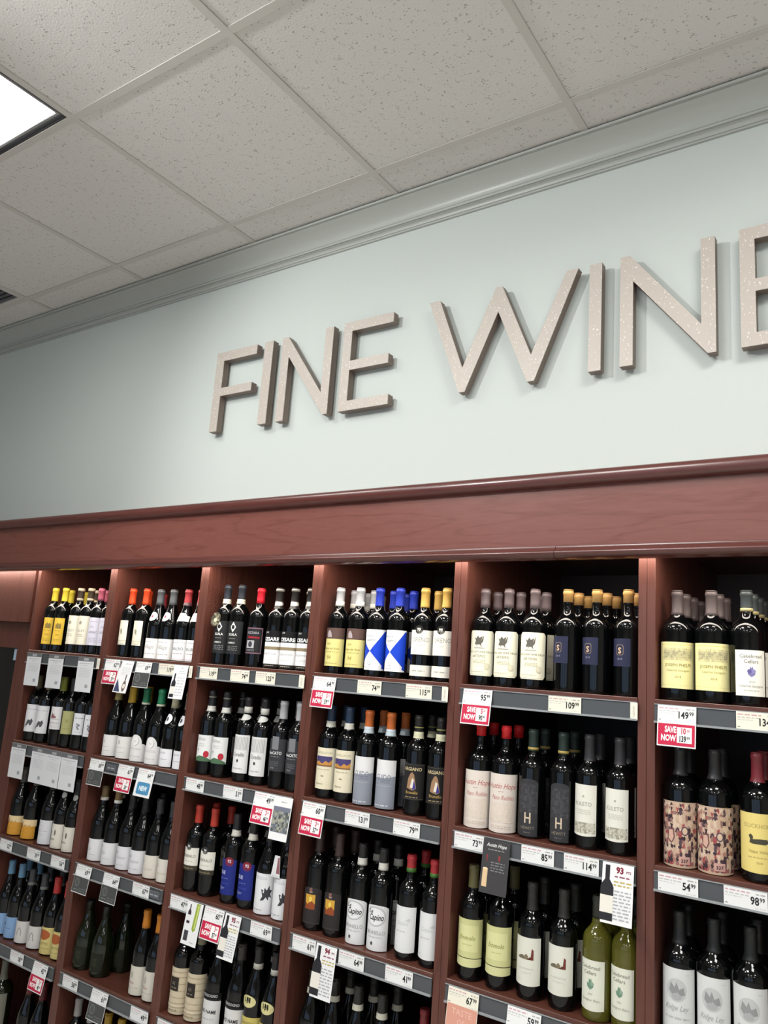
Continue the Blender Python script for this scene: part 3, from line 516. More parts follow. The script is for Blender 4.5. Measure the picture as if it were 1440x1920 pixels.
k('col', 'black-foil bottle wrapped in a collage print label', 'black-foil bottle', .290, .0405, '#242426', .072, labels=[(.004, .156, 8, 84, '#bda48d', 'sag', [('n', -58, 2, 58, 150, 16, 15, ['#3a2a30', '#4a3640', '#3f3038', '#c2a68e', '#cdb7a0', '#a3756c', '#54424a', '#b99c88', '#d1b9a8', '#8f6a62', '#9a4a4a', '#c9aa9a', '#bfa48f']), ('p', [(0, 6), (26, 6), (26, 24), (0, 24)], '#c49c92'), ('x', '337', 13, 10, 11, '#3a2a30', {'b': .03}), ('e', 14, 84, 9, 11, '#5b4a52'), ('e', 14, 84, 6, 8, '#cdb49c'), ('p', [(-30, 60), (-18, 52), (-10, 66), (-12, 88), (-28, 88)], '#6b4a4a'), ('p', [(-27, 62), (-18, 56), (-13, 67), (-15, 84), (-26, 84)], '#c7a392')])])
k('duk', 'maroon-foil bottle with yellow label and duck picture', 'maroon-foil bottle', .295, .0405, '#6b252c', .070, labels=[(.025, .156, 12, 78, '#ddca7c', 'sag', [('x', 'DUCKHORN', 0, 98, 13, '#a8985c', {'sx': .95, 'b': .01}), ('p', [(-22, 64), (-20, 72), (-24, 80), (-18, 84), (-13, 78), (-14, 72), (2, 74), (18, 74), (22, 66), (14, 62), (-14, 62)], '#454237'), ('x', 'Napa Valley', 0, 42, 10, '#a09052', {'sh': .2}), ('l', -26, 30, 26, 35, 1, '#b8a868'), ('x', '2018', 0, 18, 7, '#a89a5c')])])
# ---- third shelf
k('alt', 'bottle with orange-and-cream gradient label', 'grey-foil bottle', .288, .040, '#4a4746', .066, shape='bg', labels=[(.004, .083, 12, 66, '#cd9438', 'rect', [('r', -50, 52, 50, 79, '#dfc79a'), ('p', [(-26, 44), (-20, 58), (-16, 72), (-12, 56), (-16, 46)], '#9a5530'), ('l', -6, 50, 24, 62, 1, '#b5946a'), ('l', -12, 26, 20, 30, 1, '#b5822f')])])
k('vwh', 'dark bottle with plain white label', 'dark-foil bottle', .288, .040, '#232428', .066, shape='bg', labels=[(.004, .100, 12, 62, '#d2d2d6', 'rect', [('p', [(-32, 68), (-24, 68), (-22, 84), (-28, 92), (-33, 82)], '#77777e'), ('l', -24, 50, 26, 55, 1, '#a9a9b0'), ('l', -20, 36, 16, 40, 1, '#b5b5bb')])])
k('bpl', 'dark bottle with cream label and small botanical print', 'dark-foil bottle', .288, .039, '#232428', .066, shape='bg', labels=[(.003, .099, 4, 58, '#d7d3c6', 'rect', [('p', [(-28, 56), (-22, 50), (-18, 62), (-22, 76), (-28, 66)], '#5d5b58'), ('e', 6, 62, 4, 12, '#66635c'), ('x', 'Perrot', -8, 32, 12, '#77746c', {'b': .02}), ('l', -30, 3, 20, 8, 1, '#b3afa2')]), ('neck_seal', (.202, .226, 20, 40, '#b9b9b6', 'round', []), None)])
k('drj', 'tan-foil bottle with white collar and white label', 'tan-foil bottle', .286, .039, '#6b5838', .050, shape='bg', bands=[(.044, .056, '#c6c4be', 'foil_collar')], labels=[(.003, .084, 10, 72, '#d8d8da', 'rect', [('p', [(-26, 62), (-18, 62), (-22, 76)], '#77777a'), ('x', 'Dr', -10, 36, 20, '#a3a3a8', {'sh': .4}), ('l', -10, 20, 24, 25, 1, '#b9b9be')])])
k('svn', 'dark bottle with white sketch-print label', 'dark-foil bottle', .286, .039, '#1d1e20', .064, shape='bg', labels=[(.003, .086, 10, 68, '#d6d6da', 'rect', [('e', -18, 60, 5, 6, '#a3a3a9'), ('x', 'Volane', 0, 38, 17, '#a9a9af', {'sh': .4}), ('l', -22, 14, 22, 20, 1, '#b9b9be')])])
k('qil', 'dark-foil bottle with plain cream label', 'dark-foil bottle', .284, .038, '#2c2d2f', .056, shape='bg', labels=[(.003, .083, 10, 70, '#d3cec3', 'rect', [('x', 'Q', -24, 52, 16, '#66635c'), ('l', -20, 26, 22, 34, 2, '#b0aba0')])])
k('ser', 'red-foil bottle with cream label and round badge', 'red-foil bottle', .293, cap='#a33327', caplen=.062, labels=[(.088, .149, 8, 60, '#d9d7cd', 'rect', [('x', 'SESERALO', 0, 28, 13, '#77756c', {'b': .02}), ('l', -18, 12, 18, 18, 1, '#b5b3a8')]), ('lower_band', (.072, .0885, 8, 60, '#3a352b', 'rect', [('l', -24, 4, 24, 11, 1, '#857a5e')]), None), ('badge', (.140, .166, 6, 20, '#2b2b2d', 'round', [('x', '94', 0, 10, 11, '#d9d9d4', {'b': .03})]), None)])
k('gat', 'dark-foil bottle with bright blue label', 'dark-foil bottle', .292, cap='#1f1f22', caplen=.065, bands=[(.055, .074, '#c4c1b7', 'neck_band')], labels=[(.029, .144, 6, 56, '#1f2a78', 'rect', [('x', 'DUE', -14, 66, 16, '#b9bcd6', {'b': .03, 'sx': .8}), ('l', -20, 50, 10, 56, 1, '#6a72ac'), ('l', -20, 34, 14, 40, 1, '#3f4a96'), ('x', 'Tiger', -12, 18, 12, '#9aa0c9', {'sh': .3})]), ('badge', (.122, .152, 20, 26, '#7a2433', 'round', [('x', '92', 1, 12, 14, '#d9c6c9', {'b': .03})]), None), ('neck_seal', (.222, .242, 0, 36, '#a9a9a4', 'round', [('e', 0, 10, 4, 6, '#26262a')]), None)])
k('lin', 'dark bottle with tall white label and rampant black lion', 'dark-foil bottle', .290, .038, '#1d1d20', .064, shape='bg', labels=[(.003, .130, 8, 72, '#d9dadd', 'rect', [('x', 'CONTEZZA', -10, 108, 12, '#a9aab0', {'sx': .9}), ('p', [(0, 42), (8, 56), (4, 70), (12, 66), (14, 84), (22, 76), (30, 92), (32, 78), (40, 76), (34, 64), (40, 52), (30, 56), (28, 44), (20, 54), (12, 44)], '#3a3a3f'), ('p', [(6, 66), (2, 78), (10, 76)], '#3a3a3f'), ('l', -34, 10, 10, 18, 1, '#a9a9ad')])])
k('ban', 'brown-foil bottle with black label and glowing orange picture', 'brown-foil bottle', .303, cap='#3a2c2a', caplen=.070, labels=[(.020, .130, 8, 56, '#2c2829', 'dome', [('r', -33, 4, 33, 4.8, '#5a5350'), ('r', -20, 44, 16, 88, '#c79a3c'), ('p', [(-20, 44), (16, 44), (16, 60), (4, 70), (-10, 58), (-20, 64)], '#8a4526'), ('e', 0, 74, 5, 8, '#e2c65c'), ('r', -6, 92, 4, 108, '#77574c'), ('l', -4, 94, 6, 98, 1, '#b9b5b0')])])
k('cap', 'black-foil bottle with white label, oval script emblem', 'black-foil bottle', .289, cap='#1f1f21', caplen=.060, bands=[(.043, .064, '#c9c7bf', 'neck_band')], labels=[(.002, .130, 10, 66, '#d6d7d8', 'dome', [('e', -2, 96, 35, 28, '#a9aaac'), ('e', -2, 96, 33, 26, '#c6c7c9'), ('e', -2, 96, 30, 23, '#dfe0e1'), ('x', 'Le', -18, 104, 17, '#2e2e30', {'sh': .3, 'b': .02}), ('x', 'Capino', 2, 86, 24, '#2e2e30', {'sh': .3, 'b': .02, 'sx': .72}), ('x', 'BRUNELLO', 0, 46, 15, '#9a9b9e', {'sx': .9}), ('l', -26, 36, 26, 42, 1, '#b5b6b9'), ('p', [(-12, 16), (-6, 16), (-5, 23), (-9, 26), (-13, 23)], '#4a4a4c')])])
k('gab', 'red-and-green-foil bottle with plain white label', 'red-foil bottle', .288, cap='#a52c33', caplen=.048, bands=[(.037, .0485, '#3f6b2c', 'foil_band')], labels=[(.024, .147, 8, 62, '#d9dada', 'sag', [('x', 'Gattara', -2, 72, 16, '#b9babc', {'sh': .3, 'sx': .8}), ('p', [(6, 84), (16, 92), (24, 90), (20, 82)], '#c6c7c9'), ('l', -24, 52, 10, 58, 1, '#b5b5b7'), ('l', -30, 10, -20, 14, 1, '#b0b0b0')])])
k('emm', 'olive-foil bottle with yellow-green label', 'olive-foil bottle', .300, cap='#5b5638', caplen=.062, labels=[(.060, .160, 10, 72, '#c6c58d', 'rect', [('r', -32, 16, 32, 84, '#d3d29b'), ('x', 'Emmolo', -2, 46, 17, '#8c8b4c', {'sh': .3, 'sx': .85, 'b': .01}), ('l', -14, 32, 14, 36, 1, '#a9a86c')]), ('lower_label', (.039, .058, 10, 72, '#cdcc97', 'sag', []), None)])
k('frm', 'black-foil bottle with white label and little farmhouse', 'black-foil bottle', .288, cap='#272624', caplen=.070, labels=[(.038, .154, 2, 66, '#d5d5c9', 'sag', [('p', [(-24, 66), (-14, 71), (-6, 72), (-2, 62), (-20, 62)], '#6b6350'), ('p', [(-4, 62), (6, 62), (8, 70), (2, 76), (-4, 70)], '#7b705a'), ('p', [(14, 62), (22, 62), (22, 86), (17, 90), (15, 74)], '#6b3329'), ('p', [(2, 62), (16, 62), (14, 70)], '#5c3a2e'), ('l', -20, 38, 24, 42, 1, '#b9b9ac'), ('l', -14, 28, 16, 32, 1, '#c4c4b7'), ('l', -26, 10, -14, 14, 1, '#c4c4b7')])])
k('ckw', 'yellow-green white-wine bottle with white label and green leaf', 'white-wine bottle', .292, .0375, '#2b2d27', .055, glass='w', labels=[(.027, .142, -10, 56, '#d6d7c9', 'sag', [('x', 'Cakebread', -2, 94, 12.5, '#85867a', {'b': .015}), ('x', 'Cellars', -2, 81, 12.5, '#85867a', {'b': .015}), ('p', [(0, 46), (8, 52), (10, 62), (5, 60), (3, 72), (0, 68), (-3, 72), (-5, 60), (-10, 62), (-8, 52)], '#6c8b74'), ('e', 5, 60, 4, 5, '#86a18c'), ('x', '2020', 0, 34, 6, '#a9a99b'), ('x', 'Sauvignon Blanc', 0, 20, 8, '#a3a495')])])
k('rwl', 'black-foil bottle with white label and round sketch', 'black-foil bottle', .299, .0395, '#17191a', .075, labels=[(.030, .176, 0, 68, '#cfd1d0', 'sag', [('e', 0, 98, 24, 26, '#b9bbba'), ('p', [(-18, 96), (-14, 114), (-4, 104), (0, 116), (6, 100), (16, 106), (20, 90), (8, 86), (2, 94), (-8, 84)], '#8d8f8f'), ('e', 0, 84, 12, 8, '#a5a7a7'), ('x', 'Ridge Ley', 0, 54, 17, '#a3a5a4', {'sh': .4, 'sx': .85}), ('l', -30, 34, 30, 42, 1, '#b3b5b4'), ('l', 22, 132, 30, 136, 1, '#b5b7b6')])])
# ---- fourth and fifth shelf
k('bbl', 'pale-blue-foil bottle with light blue label', 'pale-blue-foil bottle', .296, .039, '#5d83a0', .055, shape='bg', labels=[(.006, .088, 10, 60, '#7f9fc6', 'rect', [('p', [(-18, 44), (-12, 52), (-14, 62), (-20, 54)], '#35445c'), ('l', -6, 36, 18, 42, 1, '#5d7ca6')])])
k('whd', 'grey-foil bottle with white label and arch drawing', 'grey-foil bottle', .290, .039, '#3a3c40', .062, shape='bg', bands=[(.052, .063, '#6f716f', 'foil_band')], labels=[(.006, .090, 10, 64, '#c9c6c4', 'rect', [('p', [(-8, 28), (-4, 52), (6, 62), (14, 52), (16, 28), (12, 28), (10, 50), (5, 56), (0, 50), (-4, 28)], '#99969a')])])
k('yov', 'red-foil bottle with yellow label and orange oval', 'red-foil bottle', .292, .038, '#a8302e', .062, shape='bg', labels=[(.006, .106, 10, 68, '#c6b878', 'rect', [('e', -4, 72, 30, 19, '#a65a32'), ('x', 'SOTTO', 0, 34, 13, '#8a7c48', {'b': .02}), ('l', -28, 18, 28, 26, 1, '#a89a5c')])])
k('dkg', 'squat dark green bottle with dim olive label', 'dark green bottle', .250, .041, '#15180f', .040, shape='sp', glass='g', labels=[(.02, .085, 5, 55, '#1c1f15', 'rect', [('x', 'Duo', -18, 4, 12, '#4c4f3c', {'b': .02}), ('n', -6, 20, 16, 50, 4, 4, ['#262a1d', '#2d3122'])])])
k('orl', 'orange-foil bottle with cream label', 'orange-foil bottle', .288, cap='#b8721f', caplen=.062, shape='bg', labels=[(.006, .102, 8, 62, '#c9c5b9', 'rect', [('e', -10, 66, 6, 12, '#a8a496'), ('x', 'Riva', -8, 36, 14, '#a35f5c'), ('l', -26, 22, 22, 28, 1, '#b39d94')])])
k('str', 'bottle in a banded cream paper wrap', 'beige-foil bottle', .295, .0372, '#8a8570', .055, labels=[(.004, .152, 8, 84, '#c6b99f', 'rect', [('r', -54, y, 54, y+1.6, '#a3957a') for y in (8, 20, 34, 52, 74, 96, 118, 134)]+[('r', -54, 24, 54, 30, '#d3c7af'), ('r', -22, 74, 16, 118, '#2b2724'), ('x', '62', -4, 94, 14, '#8f8270'), ('l', -16, 80, 8, 88, 1, '#857a68'), ('l', -26, 10, 22, 18, 1, '#8f836b')])])
k('non', 'dark bottle with white NO NAME label', 'grey-foil bottle', .288, .039, '#3d3b3a', .05, shape='bg', labels=[(.010, .100, 8, 66, '#cfcfce', 'rect', [('r', -46, 84, 46, 90, '#1c1c1e'), ('x', 'NO NAME', 0, 44, 15, '#2a2a2c', {'b': .03, 'sx': .9}), ('l', -24, 24, 24, 30, 1, '#a9a9a9')]), ('lettering', (.1005, .118, 8, 66, '#0c0d0e', 'rect', [('x', 'BORGOGNO', 0, 4, 12, '#a9a9a9', {'b': .03, 'sx': .9})]), None)])
k('yls', 'dark-foil bottle with yellow label and shield seal', 'dark-foil bottle', .298, .038, '#1f1f20', .062, shape='bg', bands=[(.052, .068, '#b9b7ae', 'neck_band')], labels=[(.010, .092, 10, 68, '#bfb163', 'rect', [('x', 'BARBERA', 0, 60, 13, '#857a3d', {'b': .01}), ('l', -28, 30, 28, 46, 2, '#a39650')]), ('shoulder_seal', (.120, .156, 2, 46, '#c9c38c', 'round', [('l', -8, 16, 8, 22, 1, '#8a8452')]), None)])
k('blk', 'black-foil bottle with cream neck band', 'black-foil bottle', .285, .038, '#222220', .062, shape='bg', bands=[(.050, .066, '#b5b3a5', 'neck_band')], labels=[(.006, .090, 8, 62, '#c9c6bb', 'rect', [('l', -20, 30, 20, 50, 2, '#8d8a80')])])
k('rdc', 'dark red-foil bottle', 'dark red-foil bottle', .285, .0372, '#6b1f26', .058, labels=[(.03, .14, 8, 60, '#cfcabb', 'rect', [('l', -20, 40, 20, 70, 3, '#8d8a80')])])
k('rdd', 'dark green bottle with dull red foil', 'dull-red-foil bottle', .296, .038, '#5a2224', .065, shape='bg', labels=[(.006, .090, 8, 62, '#b9b6ab', 'rect', [('l', -20, 30, 20, 50, 2, '#8d8a80')])])
k('gry', 'bottle with long pale grey foil', 'pale-grey-foil bottle', .300, .036, '#8f8c8b', .062, labels=[(.03, .14, 8, 60, '#c9c6bb', 'rect', [('l', -20, 40, 20, 70, 3, '#8d8a80')])])
k('yec', 'bottle with yellow foil', 'yellow-foil bottle', .300, .038, '#a8872a', .062, shape='bg', labels=[(.006, .090, 8, 62, '#c9c6bb', 'rect', [('l', -20, 30, 20, 50, 2, '#8d8a80')])])
k('pal', 'stout grey-green bottle in a pale paper sleeve', 'grey-green bottle', .310, .045, '#5f5f56', .075, glass='g', labels=[(.01, .19, 8, 80, '#77776c', 'rect', [('l', -20, 60, 20, 100, 3, '#8d8a80')])])

_km = {}
NTH = ['', 'first', 'second', 'third', 'fourth', 'fifth', 'sixth']
def place_bottle(kk, x, y, z, label, group, turn=0, hide=False):
    root = tag(link('wine_bottle', None, None, (x, y, z)), label, 'bottle', group)
    root.rotation_euler = (0, 0, turn)
    if kk not in _km: _km[kk] = kind_meshes(kk)
    for nm, me, lab in _km[kk]:
        o = link(nm, me, root)
        if lab: o['label'] = lab
    return root
FRONT=[(1, 1, 'yel', 0.107), (1, 1, 'yel', 0.187), (1, 1, 'til', 0.3053), (1, 1, 'til', 0.3812), (1, 1, 'lav', 0.4571), (1, 1, 'lav', 0.533), (1, 2, 'org', 0.676), (1, 2, 'org', 0.767), (1, 2, 'bgs', 0.857), (1, 2, 'bgs', 0.937), (1, 2, 'bgr', 1.026), (1, 2, 'bgr', 1.1035), (1, 3, 'scu', 1.2486), (1, 3, 'scu', 1.3245), (1, 3, 'vez', 1.426), (1, 3, 'ces', 1.5202), (1, 3, 'ces', 1.5961), (1, 3, 'ces', 1.672), (1, 4, 'vin', 1.804), (1, 4, 'vin', 1.891), (1, 4, 'blu', 1.973), (1, 4, 'blu', 2.055), (1, 4, 'oro', 2.153), (1, 4, 'oro', 2.234), (1, 5, 'stg', 2.371), (1, 5, 'stg', 2.451), (1, 5, 'stg', 2.536), (1, 5, 'spl', 2.639), (1, 5, 'spl', 2.725), (1, 5, 'spl', 2.814), (1, 6, 'jph', 2.9447), (1, 6, 'jph', 3.0312), (1, 6, 'cak', 3.116), (2, 1, 'hor', 0.087), (2, 1, 'hor', 0.171), (2, 1, 'crs', 0.278), (2, 1, 'oli', 0.355), (2, 1, 'grp', 0.4418), (2, 1, 'grp', 0.5177), (2, 2, 'dom', 0.671), (2, 2, 'doy', 0.76), (2, 2, 'arc', 0.849), (2, 2, 'arc', 0.94), (2, 2, 'wcr', 1.026), (2, 2, 'wcr', 1.1035), (2, 3, 'pop', 1.229), (2, 3, 'pop', 1.307), (2, 3, 'stp', 1.42), (2, 3, 'stp', 1.503), (2, 3, 'bec', 1.593), (2, 3, 'bec', 1.67), (2, 4, 'mas', 1.808), (2, 4, 'mas', 1.885), (2, 4, 'gdo', 1.966), (2, 4, 'gdo', 2.053), (2, 4, 'arg', 2.158), (2, 4, 'arg', 2.239), (2, 5, 'aus', 2.3768), (2, 5, 'aus', 2.4593), (2, 5, 'hrt', 2.545), (2, 5, 'hrt', 2.6356), (2, 5, 'gla', 2.7115), (2, 5, 'gla', 2.795), (2, 6, 'col', 2.951), (2, 6, 'col', 3.034), (2, 6, 'duk', 3.133), (3, 1, 'alt', 0.086), (3, 1, 'alt', 0.192), (3, 1, 'vwh', 0.32), (3, 1, 'bpl', 0.411), (3, 1, 'bpl', 0.491), (3, 2, 'drj', 0.668), (3, 2, 'drj', 0.756), (3, 2, 'svn', 0.848), (3, 2, 'svn', 0.928), (3, 2, 'qil', 1.0108), (3, 2, 'qil', 1.0883), (3, 3, 'ser', 1.227), (3, 3, 'ser', 1.309), (3, 3, 'gat', 1.423), (3, 3, 'gat', 1.505), (3, 3, 'lin', 1.588), (3, 3, 'lin', 1.669), (3, 4, 'ban', 1.803), (3, 4, 'ban', 1.885), (3, 4, 'cap', 1.978), (3, 4, 'cap', 2.059), (3, 4, 'gab', 2.161), (3, 4, 'gab', 2.244), (3, 5, 'emm', 2.374), (3, 5, 'emm', 2.463), (3, 5, 'frm', 2.557), (3, 5, 'frm', 2.648), (3, 5, 'ckw', 2.7412), (3, 5, 'ckw', 2.8177), (3, 6, 'rwl', 2.9478), (3, 6, 'rwl', 3.0283), (3, 6, 'rwl', 3.11), (4, 1, 'bbl', 0.097), (4, 1, 'bbl', 0.177), (4, 1, 'whd', 0.259), (4, 1, 'whd', 0.349), (4, 1, 'yov', 0.4406), (4, 1, 'yov', 0.5181), (4, 2, 'dkg', 0.667), (4, 2, 'dkg', 0.775), (4, 2, 'dkg', 0.89), (4, 2, 'orl', 1.0111), (4, 2, 'orl', 1.087), (4, 3, 'str', 1.231), (4, 3, 'str', 1.311), (4, 3, 'non', 1.403), (4, 3, 'non', 1.5062), (4, 3, 'yls', 1.5847), (4, 3, 'yls', 1.6622), (4, 4, 'blk', 1.82), (4, 4, 'blk', 1.908), (4, 4, 'blk', 1.999), (4, 4, 'blk', 2.088), (4, 4, 'rdc', 2.236), (5, 1, 'pal', 0.157), (5, 1, 'rdd', 0.358), (5, 1, 'rdd', 0.447), (5, 2, 'gry', 0.679), (5, 2, 'gry', 0.762), (5, 2, 'yec', 0.864), (5, 2, 'yec', 0.942)]
BACK=[(1, 1, 'yel', 0.107, 1, 1), (1, 1, 'til', 0.3053, 1, 3), (1, 1, 'lav', 0.3812, 1, 4), (1, 1, 'yel', 0.107, 2, 1), (1, 2, 'org', 0.676, 1, 1), (1, 2, 'bgr', 0.676, 2, 1), (1, 3, 'ces', 1.5961, 1, 5), (1, 4, 'vin', 1.804, 1, 1), (1, 4, 'vin', 1.891, 1, 2), (1, 4, 'blu', 1.973, 1, 3), (1, 4, 'blu', 2.055, 1, 4), (1, 4, 'oro', 2.153, 1, 5), (1, 4, 'vin', 1.804, 2, 1), (1, 4, 'blu', 1.973, 2, 3), (1, 4, 'vin', 1.804, 3, 1), (1, 5, 'stg', 2.371, 1, 1), (1, 5, 'stg', 2.451, 1, 2), (1, 5, 'stg', 2.536, 1, 3), (1, 5, 'spl', 2.639, 1, 4), (1, 5, 'spl', 2.725, 1, 5), (1, 5, 'spl', 2.814, 1, 6), (1, 5, 'stg', 2.4853, 2, 2), (1, 5, 'spl', 2.639, 2, 4), (1, 5, 'spl', 2.725, 2, 5), (1, 6, 'jph', 2.9447, 1, 1), (1, 6, 'jph', 3.0312, 1, 2), (1, 6, 'cak', 3.116, 1, 3), (1, 6, 'jph', 2.9447, 2, 1), (1, 6, 'jph', 3.0312, 2, 2), (1, 6, 'cak', 3.116, 2, 3), (1, 6, 'jph', 2.9447, 3, 1), (1, 6, 'cak', 3.116, 3, 3), (2, 3, 'bec', 1.593, 1, 5), (2, 4, 'mas', 1.885, 1, 2), (2, 4, 'gdo', 1.966, 1, 3), (2, 4, 'gdo', 2.053, 1, 4), (2, 4, 'arg', 2.158, 1, 5), (2, 5, 'aus', 2.3768, 1, 1), (2, 5, 'aus', 2.4593, 1, 2), (2, 5, 'hrt', 2.545, 1, 3), (2, 5, 'hrt', 2.6356, 1, 4), (2, 5, 'gla', 2.7115, 1, 5), (2, 5, 'gla', 2.795, 1, 6), (3, 3, 'ser', 1.309, 1, 2), (3, 4, 'cap', 1.978, 1, 3), (3, 4, 'cap', 2.059, 1, 4), (3, 4, 'gab', 2.161, 1, 5), (3, 5, 'emm', 2.463, 1, 2), (3, 5, 'frm', 2.557, 1, 3), (3, 5, 'frm', 2.648, 1, 4), (4, 1, 'bbl', 0.097, 1, 1), (4, 1, 'bbl', 0.177, 1, 2), (4, 3, 'yls', 1.5847, 1, 5), (4, 4, 'blk', 1.908, 1, 2), (4, 4, 'blk', 1.999, 1, 3), (2, 1, 'hor', 0.087, 1, 1), (2, 1, 'hor', 0.171, 1, 2), (2, 1, 'crs', 0.278, 1, 3), (2, 1, 'oli', 0.355, 1, 4), (2, 1, 'grp', 0.4418, 1, 5), (2, 1, 'grp', 0.5177, 1, 6), (2, 2, 'dom', 0.671, 1, 1), (2, 2, 'doy', 0.76, 1, 2), (2, 2, 'arc', 0.849, 1, 3), (2, 2, 'arc', 0.94, 1, 4), (2, 2, 'wcr', 1.026, 1, 5), (2, 2, 'wcr', 1.1035, 1, 6), (2, 3, 'pop', 1.229, 1, 1), (2, 3, 'pop', 1.307, 1, 2), (2, 3, 'stp', 1.42, 1, 3), (2, 3, 'stp', 1.503, 1, 4), (2, 3, 'bec', 1.67, 1, 6), (2, 4, 'mas', 1.808, 1, 1), (2, 4, 'arg', 2.239, 1, 6), (2, 6, 'col', 2.951, 1, 1), (2, 6, 'col', 3.034, 1, 2), (2, 6, 'duk', 3.133, 1, 3), (3, 1, 'alt', 0.086, 1, 1), (3, 1, 'alt', 0.192, 1, 2), (3, 1, 'vwh', 0.32, 1, 3), (3, 1, 'bpl', 0.411, 1, 4), (3, 1, 'bpl', 0.491, 1, 5), (3, 2, 'drj', 0.668, 1, 1), (3, 2, 'drj', 0.756, 1, 2), (3, 2, 'svn', 0.848, 1, 3), (3, 2, 'svn', 0.928, 1, 4), (3, 2, 'qil', 1.0108, 1, 5), (3, 2, 'qil', 1.0883, 1, 6), (3, 3, 'ser', 1.227, 1, 1), (3, 3, 'gat', 1.423, 1, 3), (3, 3, 'gat', 1.505, 1, 4), (3, 3, 'lin', 1.588, 1, 5), (3, 3, 'lin', 1.669, 1, 6), (3, 4, 'ban', 1.803, 1, 1), (3, 4, 'ban', 1.885, 1, 2), (3, 4, 'gab', 2.244, 1, 6), (3, 5, 'emm', 2.374, 1, 1), (3, 5, 'ckw', 2.7412, 1, 5), (3, 5, 'ckw', 2.8177, 1, 6), (3, 6, 'rwl', 2.9478, 1, 1), (3, 6, 'rwl', 3.0283, 1, 2), (3, 6, 'rwl', 3.11, 1, 3), (4, 1, 'whd', 0.259, 1, 3), (4, 1, 'whd', 0.349, 1, 4), (4, 1, 'yov', 0.4406, 1, 5), (4, 1, 'yov', 0.5181, 1, 6), (4, 2, 'orl', 1.0111, 1, 4), (4, 2, 'orl', 1.087, 1, 5), (4, 3, 'str', 1.231, 1, 1), (4, 3, 'str', 1.311, 1, 2), (4, 3, 'non', 1.403, 1, 3), (4, 3, 'non', 1.5062, 1, 4), (4, 3, 'yls', 1.6622, 1, 6), (4, 4, 'blk', 1.82, 1, 1), (4, 4, 'blk', 2.088, 1, 4), (4, 4, 'rdc', 2.236, 1, 5)]
